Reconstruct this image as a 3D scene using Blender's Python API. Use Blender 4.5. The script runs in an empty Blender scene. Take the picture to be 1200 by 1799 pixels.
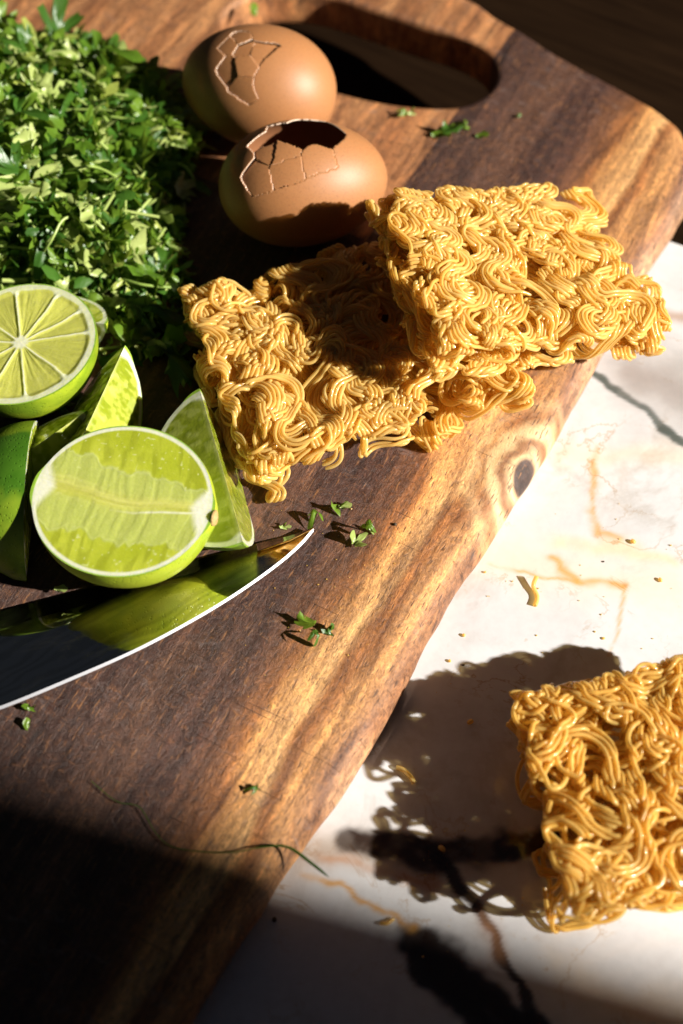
import bpy, bmesh, math, random
import numpy as np
from mathutils import Vector, Matrix, Euler

# ------------------------------------------------------------------ camera, light, exposure
# everything below is laid out in centimetres and scaled to metres when meshes are made
S = 0.01
rng = np.random.default_rng(7); random.seed(7)
scn = bpy.context.scene
col = scn.collection
PITCH, DIST, TZ = math.radians(57.0), 50.0, 2.0
FPX = 50 / 36 * 1799
CAM = np.array([0, -DIST * math.cos(PITCH), TZ + DIST * math.sin(PITCH)])
CU = np.array([0, math.sin(PITCH), math.cos(PITCH)]); CW = np.array([0, math.cos(PITCH), -math.sin(PITCH)])
cam = bpy.data.cameras.new('camera'); camo = bpy.data.objects.new('camera', cam); col.objects.link(camo)
camo.location = CAM * S; camo.rotation_euler = (math.pi / 2 - PITCH, 0, 0)
cam.lens = 50; cam.sensor_width = 36; cam.sensor_fit = 'AUTO'; cam.clip_start = 0.02; cam.clip_end = 50
cam.dof.use_dof = True; cam.dof.focus_distance = 0.492; cam.dof.aperture_fstop = 6.3
scn.camera = camo
world = bpy.data.worlds.new('World'); scn.world = world; world.use_nodes = True
world.node_tree.nodes['Background'].inputs[0].default_value = (0.55, 0.67, 0.95, 1)
world.node_tree.nodes['Background'].inputs[1].default_value = 0.026
# low hard sunlight through a window: a small far lamp at the sun's bearing
SUN_AZ, SUN_EL, SUN_D = math.radians(-18.5), math.radians(30), 600.0
sund = np.array([math.cos(SUN_EL) * math.cos(SUN_AZ), math.cos(SUN_EL) * math.sin(SUN_AZ), math.sin(SUN_EL)])
sl = bpy.data.lights.new('window_sunlight', 'SPOT'); slo = bpy.data.objects.new('window_sunlight', sl); col.objects.link(slo)
slo.location = (sund * SUN_D + np.array([0, 5, 0])) * S
slo.rotation_euler = (-Vector(sund)).to_track_quat('-Z', 'Y').to_euler()
sl.energy = 4800; sl.color = (1.0, 0.95, 0.87); sl.shadow_soft_size = 0.05; sl.spot_size = math.radians(22); sl.spot_blend = 0.1
scn.view_settings.view_transform = 'Standard'; scn.view_settings.look = 'None'
scn.view_settings.exposure = 0; scn.view_settings.gamma = 1; scn.view_settings.use_curve_mapping = False
scn.cycles.max_bounces = 10; scn.cycles.diffuse_bounces = 3; scn.cycles.glossy_bounces = 4
scn.cycles.transmission_bounces = 6; scn.cycles.caustics_reflective = True; scn.cycles.blur_glossy = 0.6; scn.cycles.caustics_refractive = False
scn.cycles.transparent_max_bounces = 8; scn.cycles.sample_clamp_indirect = 6; scn.cycles.use_denoising = True

def P(px, py, z=2.0):
    """point of the place on level z that the photograph shows at that pixel"""
    d = CW + np.array([1, 0, 0]) * (px - 600) / FPX - CU * (py - 899.5) / FPX
    return CAM + d * (z - CAM[2]) / d[2]

# ------------------------------------------------------------------ numpy noise
def _h(ix, iy, iz, s):
    n = (ix.astype(np.int64) * 374761393 + iy.astype(np.int64) * 668265263 + iz.astype(np.int64) * 2147483647 + s * 974634777)
    n = (n ^ (n >> 13)) * 1274126177 & 0xffffffff
    n = (n ^ (n >> 16)) * 2246822519 & 0xffffffff
    return ((n ^ (n >> 15)) & 0xffffff) / float(0xffffff)
def vnoise(x, y, z=None, s=0):
    x = np.asarray(x, float); y = np.asarray(y, float); z = np.zeros_like(x) if z is None else np.asarray(z, float)
    x0, y0, z0 = np.floor(x), np.floor(y), np.floor(z)
    f = lambda t: t * t * (3 - 2 * t)
    u, v, w = f(x - x0), f(y - y0), f(z - z0); r = 0
    for a in (0, 1):
        for b in (0, 1):
            for c in (0, 1):
                r = r + _h(x0 + a, y0 + b, z0 + c, s) * (u if a else 1 - u) * (v if b else 1 - v) * (w if c else 1 - w)
    return r
def fbm(x, y, z=None, s=0, o=4):
    r, a, t = 0, 1.0, 0
    for k in range(o):
        zz = None if z is None else np.asarray(z) * 2 ** k
        r = r + a * vnoise(np.asarray(x) * 2 ** k, np.asarray(y) * 2 ** k, zz, s + k); t += a; a *= .5
    return r / t
def sstep(a, b, x):
    t = np.clip((x - a) / (b - a), 0, 1); return t * t * (3 - 2 * t)
def mixc(a, b, t): return np.asarray(a) * (1 - t[..., None]) + np.asarray(b) * t[..., None]
def lin(r, g, b):
    f = lambda c: (c / 255 / 12.92) if c / 255 < .04045 else ((c / 255 + .055) / 1.055) ** 2.4
    return np.array([f(r), f(g), f(b)])

# ------------------------------------------------------------------ mesh helpers
def make_mesh(name, verts, faces, mats=(), smooth=True, colors=None, mi=None):
    """verts in cm; faces as an (n,3|4) array or list of lists"""
    me = bpy.data.meshes.new(name)
    v = np.asarray(verts, float) * S
    if isinstance(faces, np.ndarray):
        k = faces.shape[1]; nf = len(faces)
        me.vertices.add(len(v)); me.vertices.foreach_set('co', v.ravel())
        me.loops.add(nf * k); me.loops.foreach_set('vertex_index', faces.ravel().astype(np.int32))
        me.polygons.add(nf); me.polygons.foreach_set('loop_start', np.arange(0, nf * k, k, dtype=np.int32))
        me.update(calc_edges=True)
    else:
        me.from_pydata(v.tolist(), [], faces); me.update()
    for m in (mats if isinstance(mats, (list, tuple)) else [mats]): me.materials.append(m)
    if mi is not None: me.polygons.foreach_set('material_index', np.asarray(mi, np.int32))
    me.polygons.foreach_set('use_smooth', np.full(len(me.polygons), smooth))
    if colors is not None:
        a = me.color_attributes.new('Col', 'FLOAT_COLOR', 'POINT')
        c = np.ones((len(v), 4)); c[:, :3] = colors; a.data.foreach_set('color', c.ravel())
    me.validate(); return me
def tag(o, label=None, cat=None, group=None, kind=None):
    if label: o['label'] = label
    if cat: o['category'] = cat
    if group: o['group'] = group
    if kind: o['kind'] = kind
    return o
def link(name, me, parent=None, loc=(0, 0, 0)):
    o = bpy.data.objects.new(name, me); col.objects.link(o); o.location = np.asarray(loc, float) * S
    if parent is not None: o.parent = parent
    return o
def empty(name, loc): 
    o = bpy.data.objects.new(name, None); col.objects.link(o); o.location = np.asarray(loc, float) * S; o.empty_display_size = .01
    return o
def grid_faces(nu, nv, wrap_u=False, wrap_v=False):
    i = np.arange(nu if wrap_u else nu - 1); j = np.arange(nv if wrap_v else nv - 1)
    I, J = np.meshgrid(i, j, indexing='ij'); I2, J2 = (I + 1) % nu, (J + 1) % nv
    return np.stack([I * nv + J, I2 * nv + J, I2 * nv + J2, I * nv + J2], -1).reshape(-1, 4)
def tubes(paths, rad, sides=7):
    """paths (s,n,3) -> verts (s,n*sides,3), faces of one tube; rad scalar or (s,n)"""
    s, n, _ = paths.shape
    t = np.gradient(paths, axis=1); t /= np.linalg.norm(t, axis=2, keepdims=True) + 1e-9
    a = np.where(np.abs(t[:, 0, 2:3]) < .8, np.array([[0, 0, 1.]]), np.array([[1., 0, 0]]))
    N = np.zeros_like(paths); nrm = a - (a * t[:, 0]).sum(1, keepdims=True) * t[:, 0]
    for k in range(n):
        nrm = nrm - (nrm * t[:, k]).sum(1, keepdims=True) * t[:, k]
        nrm /= np.linalg.norm(nrm, axis=1, keepdims=True) + 1e-9; N[:, k] = nrm
    B = np.cross(t, N)
    ph = np.arange(sides) * 2 * math.pi / sides
    r = np.broadcast_to(np.asarray(rad, float), (s, n)) if np.ndim(rad) != 2 else rad
    V = paths[:, :, None] + r[:, :, None, None] * (np.cos(ph)[None, None, :, None] * N[:, :, None] + np.sin(ph)[None, None, :, None] * B[:, :, None])
    return V.reshape(s, n * sides, 3), grid_faces(n, sides, wrap_v=True)
def spline(pts, n, closed=False):
    p = np.asarray(pts, float); m = len(p)
    t = np.linspace(0, m if closed else m - 1, n, endpoint=not closed)
    i = np.floor(t).astype(int); 
    if not closed: i = np.minimum(i, m - 2)
    f = (t - i)[:, None]
    g = (lambda k: p[k % m]) if closed else (lambda k: p[np.clip(k, 0, m - 1)])
    a, b, c, d = g(i - 1), g(i), g(i + 1), g(i + 2)
    return .5 * (2 * b + (c - a) * f + (2 * a - 5 * b + 4 * c - d) * f ** 2 + (3 * b - a - 3 * c + d) * f ** 3)

# ------------------------------------------------------------------ node helpers
class NT:
    def __init__(s, name):
        s.m = bpy.data.materials.new(name); s.m.use_nodes = True; s.t = s.m.node_tree
        s.t.nodes.clear(); s.out = s.n('ShaderNodeOutputMaterial')
    def n(s, typ, **kw):
        x = s.t.nodes.new(typ)
        for k, v in kw.items():
            if k.startswith('i_'):
                x.inputs[k[2:].replace('_', ' ')].default_value = v
            else: setattr(x, k, v)
        return x
    def l(s, a, b): s.t.links.new(a, b)
    def set(s, node, key, v):
        inp = node.inputs[key]
        if hasattr(v, 'is_output'): s.l(v, inp)
        else: inp.default_value = tuple(v) + (1,) if hasattr(v, '__len__') and len(v) == 3 and inp.type == 'RGBA' else v
    def math(s, op, a, b=None, c=None, clamp=False):
        x = s.n('ShaderNodeMath', operation=op, use_clamp=clamp)
        for k, v in enumerate((a, b, c)):
            if v is not None: s.set(x, k, v)
        return x.outputs[0]
    def mix(s, f, a, b, mode='MIX'):
        x = s.n('ShaderNodeMix', data_type='RGBA', blend_type=mode)
        s.set(x, 0, f); s.set(x, 6, a); s.set(x, 7, b); return x.outputs[2]
    def ramp(s, f, stops, interp='LINEAR'):
        x = s.n('ShaderNodeValToRGB'); r = x.color_ramp; r.interpolation = interp
        while len(r.elements) < len(stops): r.elements.new(0.5)
        for e, (p, c) in zip(r.elements, stops):
            e.position = p; e.color = (*c, 1) if hasattr(c, '__len__') else (c, c, c, 1)
        s.set(x, 0, f); return x.outputs[0]
    def noise(s, vec, scale, detail=4, rough=.55, dist=0):
        x = s.n('ShaderNodeTexNoise'); 
        if vec is not None: s.l(vec, x.inputs['Vector'])
        x.inputs['Scale'].default_value = scale; x.inputs['Detail'].default_value = detail
        x.inputs['Roughness'].default_value = rough; x.inputs['Distortion'].default_value = dist
        return x.outputs['Fac']
    def coord(s, which='Object'): return s.n('ShaderNodeTexCoord').outputs[which]
    def pos(s): return s.n('ShaderNodeNewGeometry').outputs['Position']
    def mapv(s, vec, scale=(1, 1, 1), rot=(0, 0, 0), loc=(0, 0, 0)):
        x = s.n('ShaderNodeMapping'); s.l(vec, x.inputs[0])
        x.inputs['Location'].default_value = loc; x.inputs['Rotation'].default_value = rot; x.inputs['Scale'].default_value = scale
        return x.outputs[0]
    def bump(s, h, strength=.3, dist=.001, normal=None):
        x = s.n('ShaderNodeBump'); x.inputs['Strength'].default_value = strength; x.inputs['Distance'].default_value = dist
        s.l(h, x.inputs['Height'])
        if normal is not None: s.l(normal, x.inputs['Normal'])
        return x.outputs[0]
    def bsdf(s, **kw):
        x = s.n('ShaderNodeBsdfPrincipled')
        for k, v in kw.items(): s.set(x, k.replace('_', ' '), v)
        return x
    def finish(s, sh): s.l(sh.outputs[0] if hasattr(sh, 'outputs') else sh, s.out.inputs[0]); return s.m

def mat_wood():
    t = NT('acacia_wood'); p = t.pos()
    sep = t.n('ShaderNodeSeparateXYZ'); t.l(p, sep.inputs[0]); X, Y, Z = sep.outputs
    h = math.radians(62.5); c, s_ = math.cos(h), math.sin(h)
    cm = 100.0
    u = t.math('ADD', t.math('MULTIPLY', X, s_ * cm), t.math('MULTIPLY', Y, -c * cm))
    v = t.math('ADD', t.math('MULTIPLY', X, c * cm), t.math('MULTIPLY', Y, s_ * cm))
    z = t.math('MULTIPLY', Z, cm)
    # knot on the live edge pushes the growth rings aside
    kp = KNOT
    ku, kv = kp[0] * s_ - kp[1] * c, kp[0] * c + kp[1] * s_
    du = t.math('SUBTRACT', u, float(ku)); dv = t.math('SUBTRACT', v, float(kv))
    dz = t.math('MULTIPLY', t.math('SUBTRACT', z, 1.5), .5)
    r2 = t.math('ADD', t.math('ADD', t.math('POWER', t.math('ABSOLUTE', du), 2.0), t.math('POWER', t.math('ABSOLUTE', t.math('MULTIPLY', dv, .62)), 2.0)), t.math('MULTIPLY', dz, dz))
    r = t.math('SQRT', r2)
    near = t.math('POWER', 2.718, t.math('MULTIPLY', r2, -.32))
    comb = t.n('ShaderNodeCombineXYZ'); t.set(comb, 0, u); t.set(comb, 1, v); t.set(comb, 2, t.math('MULTIPLY', z, .5))
    uv = comb.outputs[0]
    w1 = t.noise(t.mapv(uv, (.16, .07, .2)), 1.0, 3)
    w2 = t.noise(t.mapv(uv, (.5, .16, .5), loc=(7, 3, 0)), 1.0, 3)
    uw = t.math('ADD', u, t.math('ADD', t.math('MULTIPLY', t.math('SUBTRACT', w1, .5), 2.6), t.math('MULTIPLY', t.math('SUBTRACT', w2, .5), 1.7)))
    uw = t.math('SUBTRACT', uw, t.math('MULTIPLY', near, 1.5))
    f = t.math('DIVIDE', t.math('ADD', uw, 10.0), 16.0, clamp=True)
    st = lambda q: (q + 10) / 16
    dk, dk2 = (.07, .039, .032), (.11, .064, .048)
    rp = t.ramp(f, [(0, dk2), (st(-6), dk), (st(-3.2), (.085, .05, .041)), (st(-1.8), (.15, .085, .058)), (st(-1.0), (.085, .048, .04)),
                    (st(.2), (.10, .054, .042)), (st(1.1), (.20, .10, .052)), (st(1.6), (.38, .175, .06)), (st(2.0), (.80, .47, .18)), (st(2.9), (.95, .63, .28)), (st(3.2), (.48, .23, .08)), (st(3.5), (.42, .2, .075)), (st(3.9), (.72, .42, .17)), (st(4.4), (.62, .36, .15)), (st(4.8), (.30, .16, .085)), (st(5.2), (.52, .35, .21))])
    # left plank, glued on, plainer and tan
    tan = t.ramp(t.noise(t.mapv(uv, (.8, .05, .5), loc=(3, 9, 1)), 1.0, 5, .6, .4), [(.3, (.26, .12, .055)), (.48, (.44, .225, .10)), (.62, (.56, .32, .15)), (.75, (.33, .155, .07))])
    edge = t.math('GREATER_THAN', t.math('SUBTRACT', -5.1, u), 0.0)
    far = t.math('GREATER_THAN', v, 12.0)
    base = t.mix(t.math('MULTIPLY', edge, far), rp, tan)
    # streaks along the grain
    fine = t.noise(t.mapv(uv, (2.0, .2, 1.2)), 1.0, 8, .68, .7)
    strk = t.ramp(fine, [(.28, (.26, .22, .22)), (.44, (.72, .68, .68)), (.55, (1.1, 1.08, 1.05)), (.7, (1.8, 1.68, 1.5))])
    base = t.mix(1.0, base, strk, 'MULTIPLY'); base = t.mix(1.0, base, (.80, .70, .64), 'MULTIPLY')
    spk = t.noise(t.mapv(uv, (6.5, 2.6, 4), rot=(0, 0, .25), loc=(9, 1, 3)), 1.0, 7, .76, 1.4)
    base = t.mix(1.0, base, t.ramp(spk, [(.32, (.38, .34, .34)), (.45, (.80, .77, .77)), (.54, (1.06, 1.04, 1.02)), (.70, (1.65, 1.45, 1.25))]), 'MULTIPLY')
    mid = t.noise(t.mapv(uv, (1.1, .07, 1), loc=(4, 4, 2)), 1.0, 4, .6, .5)
    base = t.mix(t.math('MULTIPLY', t.math('SUBTRACT', mid, .52, clamp=True), 5.0, clamp=True), base, t.mix(.5, base, (.05, .026, .02)))
    # knot rings
    ringw = t.noise(uv, .9, 2)
    ring = t.math('SINE', t.math('MULTIPLY', t.math('ADD', r, t.math('MULTIPLY', ringw, .9)), 8.5))
    rc = t.mix(t.math('MULTIPLY_ADD', ring, .5, .5), (.26, .12, .05), (.78, .54, .28))
    kf = t.ramp(r, [(0, 1.0), (.12, 1.0), (.2, 0.0)])   # r is in cm, ramp is clamped at 1
    ringmask = t.math('MULTIPLY', t.math('GREATER_THAN', 2.3, r), t.math('SUBTRACT', 1.0, t.math('DIVIDE', r, 2.3), clamp=True), clamp=True)
    base = t.mix(t.math('MULTIPLY', ringmask, 1.7, clamp=True), base, rc)
    core = t.math('SUBTRACT', 1.0, t.math('DIVIDE', t.math('SUBTRACT', t.math('ADD', r, t.math('MULTIPLY', ringw, .25)), .50), .18), clamp=True)
    base = t.mix(core, base, t.mix(t.math('MULTIPLY_ADD', ring, .3, .4), (.028, .017, .015), (.11, .06, .045)))
    # pores: short dashes along the grain; flecks of worn finish across it
    por = t.noise(t.mapv(uv, (13, 1.7, 5)), 1.0, 2, .5)
    pm = t.math('MULTIPLY', t.math('SUBTRACT', .385, por, clamp=True), 16.0, clamp=True)
    base = t.mix(t.math('MULTIPLY', pm, .75), base, (.05, .022, .012))
    pr2 = t.noise(t.mapv(uv, (9, 1.2, 5), loc=(5, 5, 5)), 1.0, 3, .6)
    om = t.math('MULTIPLY', t.math('SUBTRACT', pr2, .6, clamp=True), 9.0, clamp=True)
    base = t.mix(t.math('MULTIPLY', om, .55), base, (.42, .19, .07))
    wear = t.noise(t.mapv(uv, (1.3, 2.6, 2), rot=(0, 0, .5)), 1.0, 7, .72, .8)
    wz = t.noise(t.mapv(uv, (.14, .14, .3), loc=(1, 2, 0)), 1.0, 2)
    wm = t.math('MULTIPLY', t.math('MULTIPLY', t.math('SUBTRACT', wear, .56, clamp=True), 6.0, clamp=True), t.math('MULTIPLY', t.math('SUBTRACT', wz, .38, clamp=True), 3.0, clamp=True))
    base = t.mix(t.math('MULTIPLY', wm, .6), base, (.27, .22, .21))
    fl = t.noise(t.mapv(uv, (2.4, 3.6, 2), rot=(0, 0, .9), loc=(2, 1, 0)), 1.0, 6, .7, 1.2)
    base = t.mix(t.math('MULTIPLY', t.math('SUBTRACT', fl, .55, clamp=True), 4.0, clamp=True), base, t.mix(.6, base, (.36, .15, .05)))
    base = t.mix(t.math('MULTIPLY', t.math('SUBTRACT', .45, fl, clamp=True), 5.0, clamp=True), base, t.mix(.55, base, (.035, .018, .014)))
    # knife scratches
    scm = None
    for k, (rot, sc) in enumerate(((.35, 1.0), (-1.0, .8))):
        q = t.noise(t.mapv(uv, (.22 * sc, 9 * sc, 1), rot=(0, 0, rot), loc=(k * 4, 2, 0)), 1.0, 2, .5)
        q = t.math('MULTIPLY', t.math('SUBTRACT', .30, q, clamp=True), 30.0, clamp=True)
        scm = q if scm is None else t.math('MAXIMUM', scm, q)
    base = t.mix(t.math('MULTIPLY', scm, .55), base, (.045, .022, .014))
    hgt = t.math('SUBTRACT', t.math('ADD', t.math('MULTIPLY', fl, .8), t.math('MULTIPLY', wear, .8)), t.math('ADD', t.math('MULTIPLY', pm, .12), t.math('MULTIPLY', scm, .35)))
    nb = t.bump(t.math('ADD', hgt, t.math('MULTIPLY', spk, .9)), .75, .0007)
    rough = t.math('ADD', .36, t.math('MULTIPLY', wear, .25))
    return t.finish(t.bsdf(Base_Color=base, Roughness=rough, Normal=nb, Specular_IOR_Level=.45))

def mat_marble():
    t = NT('gold_veined_marble'); p = t.mapv(t.pos(), (100, 100, 100))
    a = t.n('ShaderNodeVertexColor', layer_name='Col').outputs[0]
    sub = t.noise(p, .28, 5, .6, .8); fine = t.noise(p, 3.0, 5, .65)
    c = t.mix(1.0, a, t.ramp(sub, [(.3, (.9, .88, .87)), (.5, (1, .99, .98)), (.7, (1.0, 1.0, 1.0))]), 'MULTIPLY')
    c = t.mix(1.0, c, t.ramp(fine, [(.3, (.94, .94, .94)), (.6, (1, 1, 1))]), 'MULTIPLY')
    for sc, w, msk, cc, k in ((.22, .012, .50, (.62, .36, .12), .6), (.55, .016, .56, (.70, .48, .24), .5), (.13, .05, .47, (.55, .47, .38), .35)):
        n = t.noise(t.mapv(p, (1, 1, 1), loc=(sc * 90, 4, 0)), sc, 6, .62, .5); m_ = t.noise(t.mapv(p, loc=(2, sc * 50, 0)), sc * 1.3, 3)
        rid = t.math('SUBTRACT', 1.0, t.math('DIVIDE', t.math('ABSOLUTE', t.math('SUBTRACT', n, .5)), w), clamp=True)
        f = t.math('MULTIPLY', rid, t.math('MULTIPLY', t.math('SUBTRACT', m_, msk, clamp=True), 8.0, clamp=True))
        c = t.mix(t.math('MULTIPLY', f, k), c, t.mix(1.0, c, cc, 'MULTIPLY'))
    return t.finish(t.bsdf(Base_Color=c, Roughness=.09, Normal=t.bump(sub, .03, .002), Specular_IOR_Level=.5))

def mat_noodle(name, cA, cB, trans):
    t = NT(name); oi = t.n('ShaderNodeObjectInfo').outputs['Random']
    p = t.mapv(t.coord(), (100, 100, 100))
    nz = t.noise(p, .9, 3); fn = t.noise(p, 14, 3, .6)
    c = t.mix(t.math('ADD', t.math('MULTIPLY', oi, .45), t.math('MULTIPLY', nz, .6), clamp=True), cA, cB)
    c = t.mix(t.math('MULTIPLY', fn, .18), c, tuple(np.array(cA) * .75))
    nb = t.bump(fn, .10, .0003)
    b = t.bsdf(Base_Color=c, Roughness=.24, Normal=nb, Specular_IOR_Level=.5, Coat_Weight=1.0, Coat_Roughness=.07)
    tr = t.n('ShaderNodeBsdfTranslucent'); t.set(tr, 0, t.mix(.5, c, (1.0, .72, .22))); t.l(nb, tr.inputs['Normal'])
    mx = t.n('ShaderNodeMixShader'); mx.inputs[0].default_value = trans; t.l(b.outputs[0], mx.inputs[1]); t.l(tr.outputs[0], mx.inputs[2])
    tp = t.n('ShaderNodeBsdfTransparent'); tp.inputs[0].default_value = (1.0, .87, .56, 1)
    m2 = t.n('ShaderNodeMixShader'); lw = t.n('ShaderNodeLayerWeight'); lw.inputs[0].default_value = .35
    t.l(t.math('MULTIPLY_ADD', lw.outputs['Facing'], -.42, .48), m2.inputs[0]); t.l(mx.outputs[0], m2.inputs[1]); t.l(tp.outputs[0], m2.inputs[2])
    return t.finish(m2)

def mat_leaf(name, c1, c2, trans=.38):
    t = NT(name); oi = t.n('ShaderNodeObjectInfo').outputs['Random']; p = t.mapv(t.coord(), (100, 100, 100))
    nz = t.noise(p, 1.7, 4); fine = t.noise(p, 9, 3)
    c = t.mix(t.math('ADD', t.math('MULTIPLY', oi, .6), t.math('MULTIPLY', nz, .5), clamp=True), c1, c2)
    nb = t.bump(fine, .25, .0006)
    b = t.bsdf(Base_Color=c, Roughness=.34, Normal=nb, Specular_IOR_Level=.55)
    tr = t.n('ShaderNodeBsdfTranslucent'); t.set(tr, 0, t.mix(.5, c, (.35, .5, .04)))
    mx = t.n('ShaderNodeMixShader'); mx.inputs[0].default_value = trans; t.l(b.outputs[0], mx.inputs[1]); t.l(tr.outputs[0], mx.inputs[2])
    return t.finish(mx)

def mat_shell(name, base, spec_r=.52):
    t = NT(name); p = t.mapv(t.coord(), (100, 100, 100))
    n1 = t.noise(p, .8, 4); n2 = t.noise(p, 16, 3, .6)
    c = t.mix(t.math('MULTIPLY', n1, .5), base, tuple(np.array(base) * np.array([1.12, 1.12, 1.1])))
    c = t.mix(t.math('MULTIPLY', t.math('SUBTRACT', n2, .50, clamp=True), 4.0, clamp=True), c, tuple(np.array(base) * .72))
    nb = t.bump(n2, .10, .0004)
    return t.finish(t.bsdf(Base_Color=c, Roughness=spec_r, Normal=nb, Specular_IOR_Level=.5, Subsurface_Weight=.12, Subsurface_Radius=(1, .45, .2), Subsurface_Scale=.002))

def mat_plain(name, c, rough=.5, metal=0, bump=None, spec=.5, var=.12, sc=3.0):
    t = NT(name); p = t.mapv(t.coord(), (100, 100, 100)); nz = t.noise(p, sc, 4)
    cc = t.mix(nz, tuple(np.array(c) * (1 - var)), tuple(np.minimum(np.array(c) * (1 + var), 1)))
    b = t.bsdf(Base_Color=cc, Roughness=rough, Metallic=metal, Specular_IOR_Level=spec)
    if bump: t.l(t.bump(t.noise(p, bump[0], 3), bump[1], .001), b.inputs['Normal'])
    return t.finish(b)

def mat_lime_skin():
    t = NT('lime_skin'); p = t.mapv(t.coord(), (100, 100, 100)); a = t.n('ShaderNodeVertexColor', layer_name='Col').outputs[0]
    v = t.n('ShaderNodeTexVoronoi'); t.l(p, v.inputs['Vector']); v.inputs['Scale'].default_value = 7.5
    n1 = t.noise(p, .9, 4)
    pit = t.math('MULTIPLY', t.math('SUBTRACT', .32, v.outputs['Distance'], clamp=True), 3.0, clamp=True)
    c = t.mix(1.0, a, t.ramp(n1, [(.3, (.72, .8, .6)), (.6, (1.12, 1.05, 1.0))]), 'MULTIPLY')
    c = t.mix(t.math('MULTIPLY', pit, .55), c, t.mix(1.0, c, (.55, .72, .4), 'MULTIPLY'))
    nb = t.bump(t.math('SUBTRACT', t.math('MULTIPLY', n1, .2), pit), .4, .0006)
    return t.finish(t.bsdf(Base_Color=c, Roughness=.3, Normal=nb, Specular_IOR_Level=.5, Coat_Weight=.15, Coat_Roughness=.2))

def mat_lime_flesh():
    t = NT('lime_flesh'); p = t.mapv(t.coord(), (100, 100, 100)); a = t.n('ShaderNodeVertexColor', layer_name='Col').outputs[0]
    v = t.n('ShaderNodeTexVoronoi'); t.l(p, v.inputs['Vector']); v.inputs['Scale'].default_value = 9
    n1 = t.noise(p, 6, 4, .6)
    c = t.mix(1.0, a, t.ramp(n1, [(.3, (.95, .96, .9)), (.65, (1.03, 1.02, 1.02))]), 'MULTIPLY')
    nb = t.bump(t.math('ADD', t.math('MULTIPLY', n1, .8), t.math('MULTIPLY', v.outputs['Distance'], .6)), .16, .0005)
    return t.finish(t.bsdf(Base_Color=c, Roughness=.13, Normal=nb, Specular_IOR_Level=.5, Coat_Weight=.4, Coat_Roughness=.06, Subsurface_Weight=.7, Subsurface_Radius=(.9, 1, .25), Subsurface_Scale=.004))

def mat_blade():
    t = NT('damascus_steel'); p = t.mapv(t.pos(), (100, 100, 100), rot=(0, 0, -.55))
    w = t.n('ShaderNodeTexWave', wave_type='BANDS', bands_direction='Y'); t.l(t.mapv(p, (.55, 1.6, 1)), w.inputs['Vector'])
    w.inputs['Scale'].default_value = .55; w.inputs['Distortion'].default_value = 22; w.inputs['Detail'].default_value = 3; w.inputs['Detail Scale'].default_value = .7
    f = w.outputs['Fac']
    c = t.ramp(f, [(.2, (.54, .51, .43)), (.5, (.62, .585, .50)), (.8, (.66, .62, .53))])
    sm = t.noise(t.mapv(p, (.5, .9, 1)), 1.0, 5, .65, .6)
    r = t.math('ADD', t.math('MULTIPLY_ADD', f, -.04, .08), t.math('MULTIPLY', t.math('SUBTRACT', sm, .48, clamp=True), .9))
    fine = t.noise(t.mapv(p, (.5, 30, 1)), 1.0, 3)
    return t.finish(t.bsdf(Base_Color=c, Metallic=1.0, Roughness=r, Normal=t.bump(f, .006, .0004)))

def mat_table():
    t = NT('dark_table_wood'); p = t.mapv(t.pos(), (100, 100, 100), rot=(0, 0, .55))
    g = t.noise(t.mapv(p, (.15, 2.2, 1)), 1.0, 5, .6, .3)
    c = t.ramp(g, [(.3, (.007, .0032, .0014)), (.7, (.016, .008, .0035))])
    return t.finish(t.bsdf(Base_Color=c, Roughness=.55, Normal=t.bump(g, .2, .001), Specular_IOR_Level=.05))

# ------------------------------------------------------------------ setting: marble slab on a dark table
KNOT = P(922, 842, 1.3)
M_marble, M_table, M_wood = mat_marble(), mat_table(), mat_wood()

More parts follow.
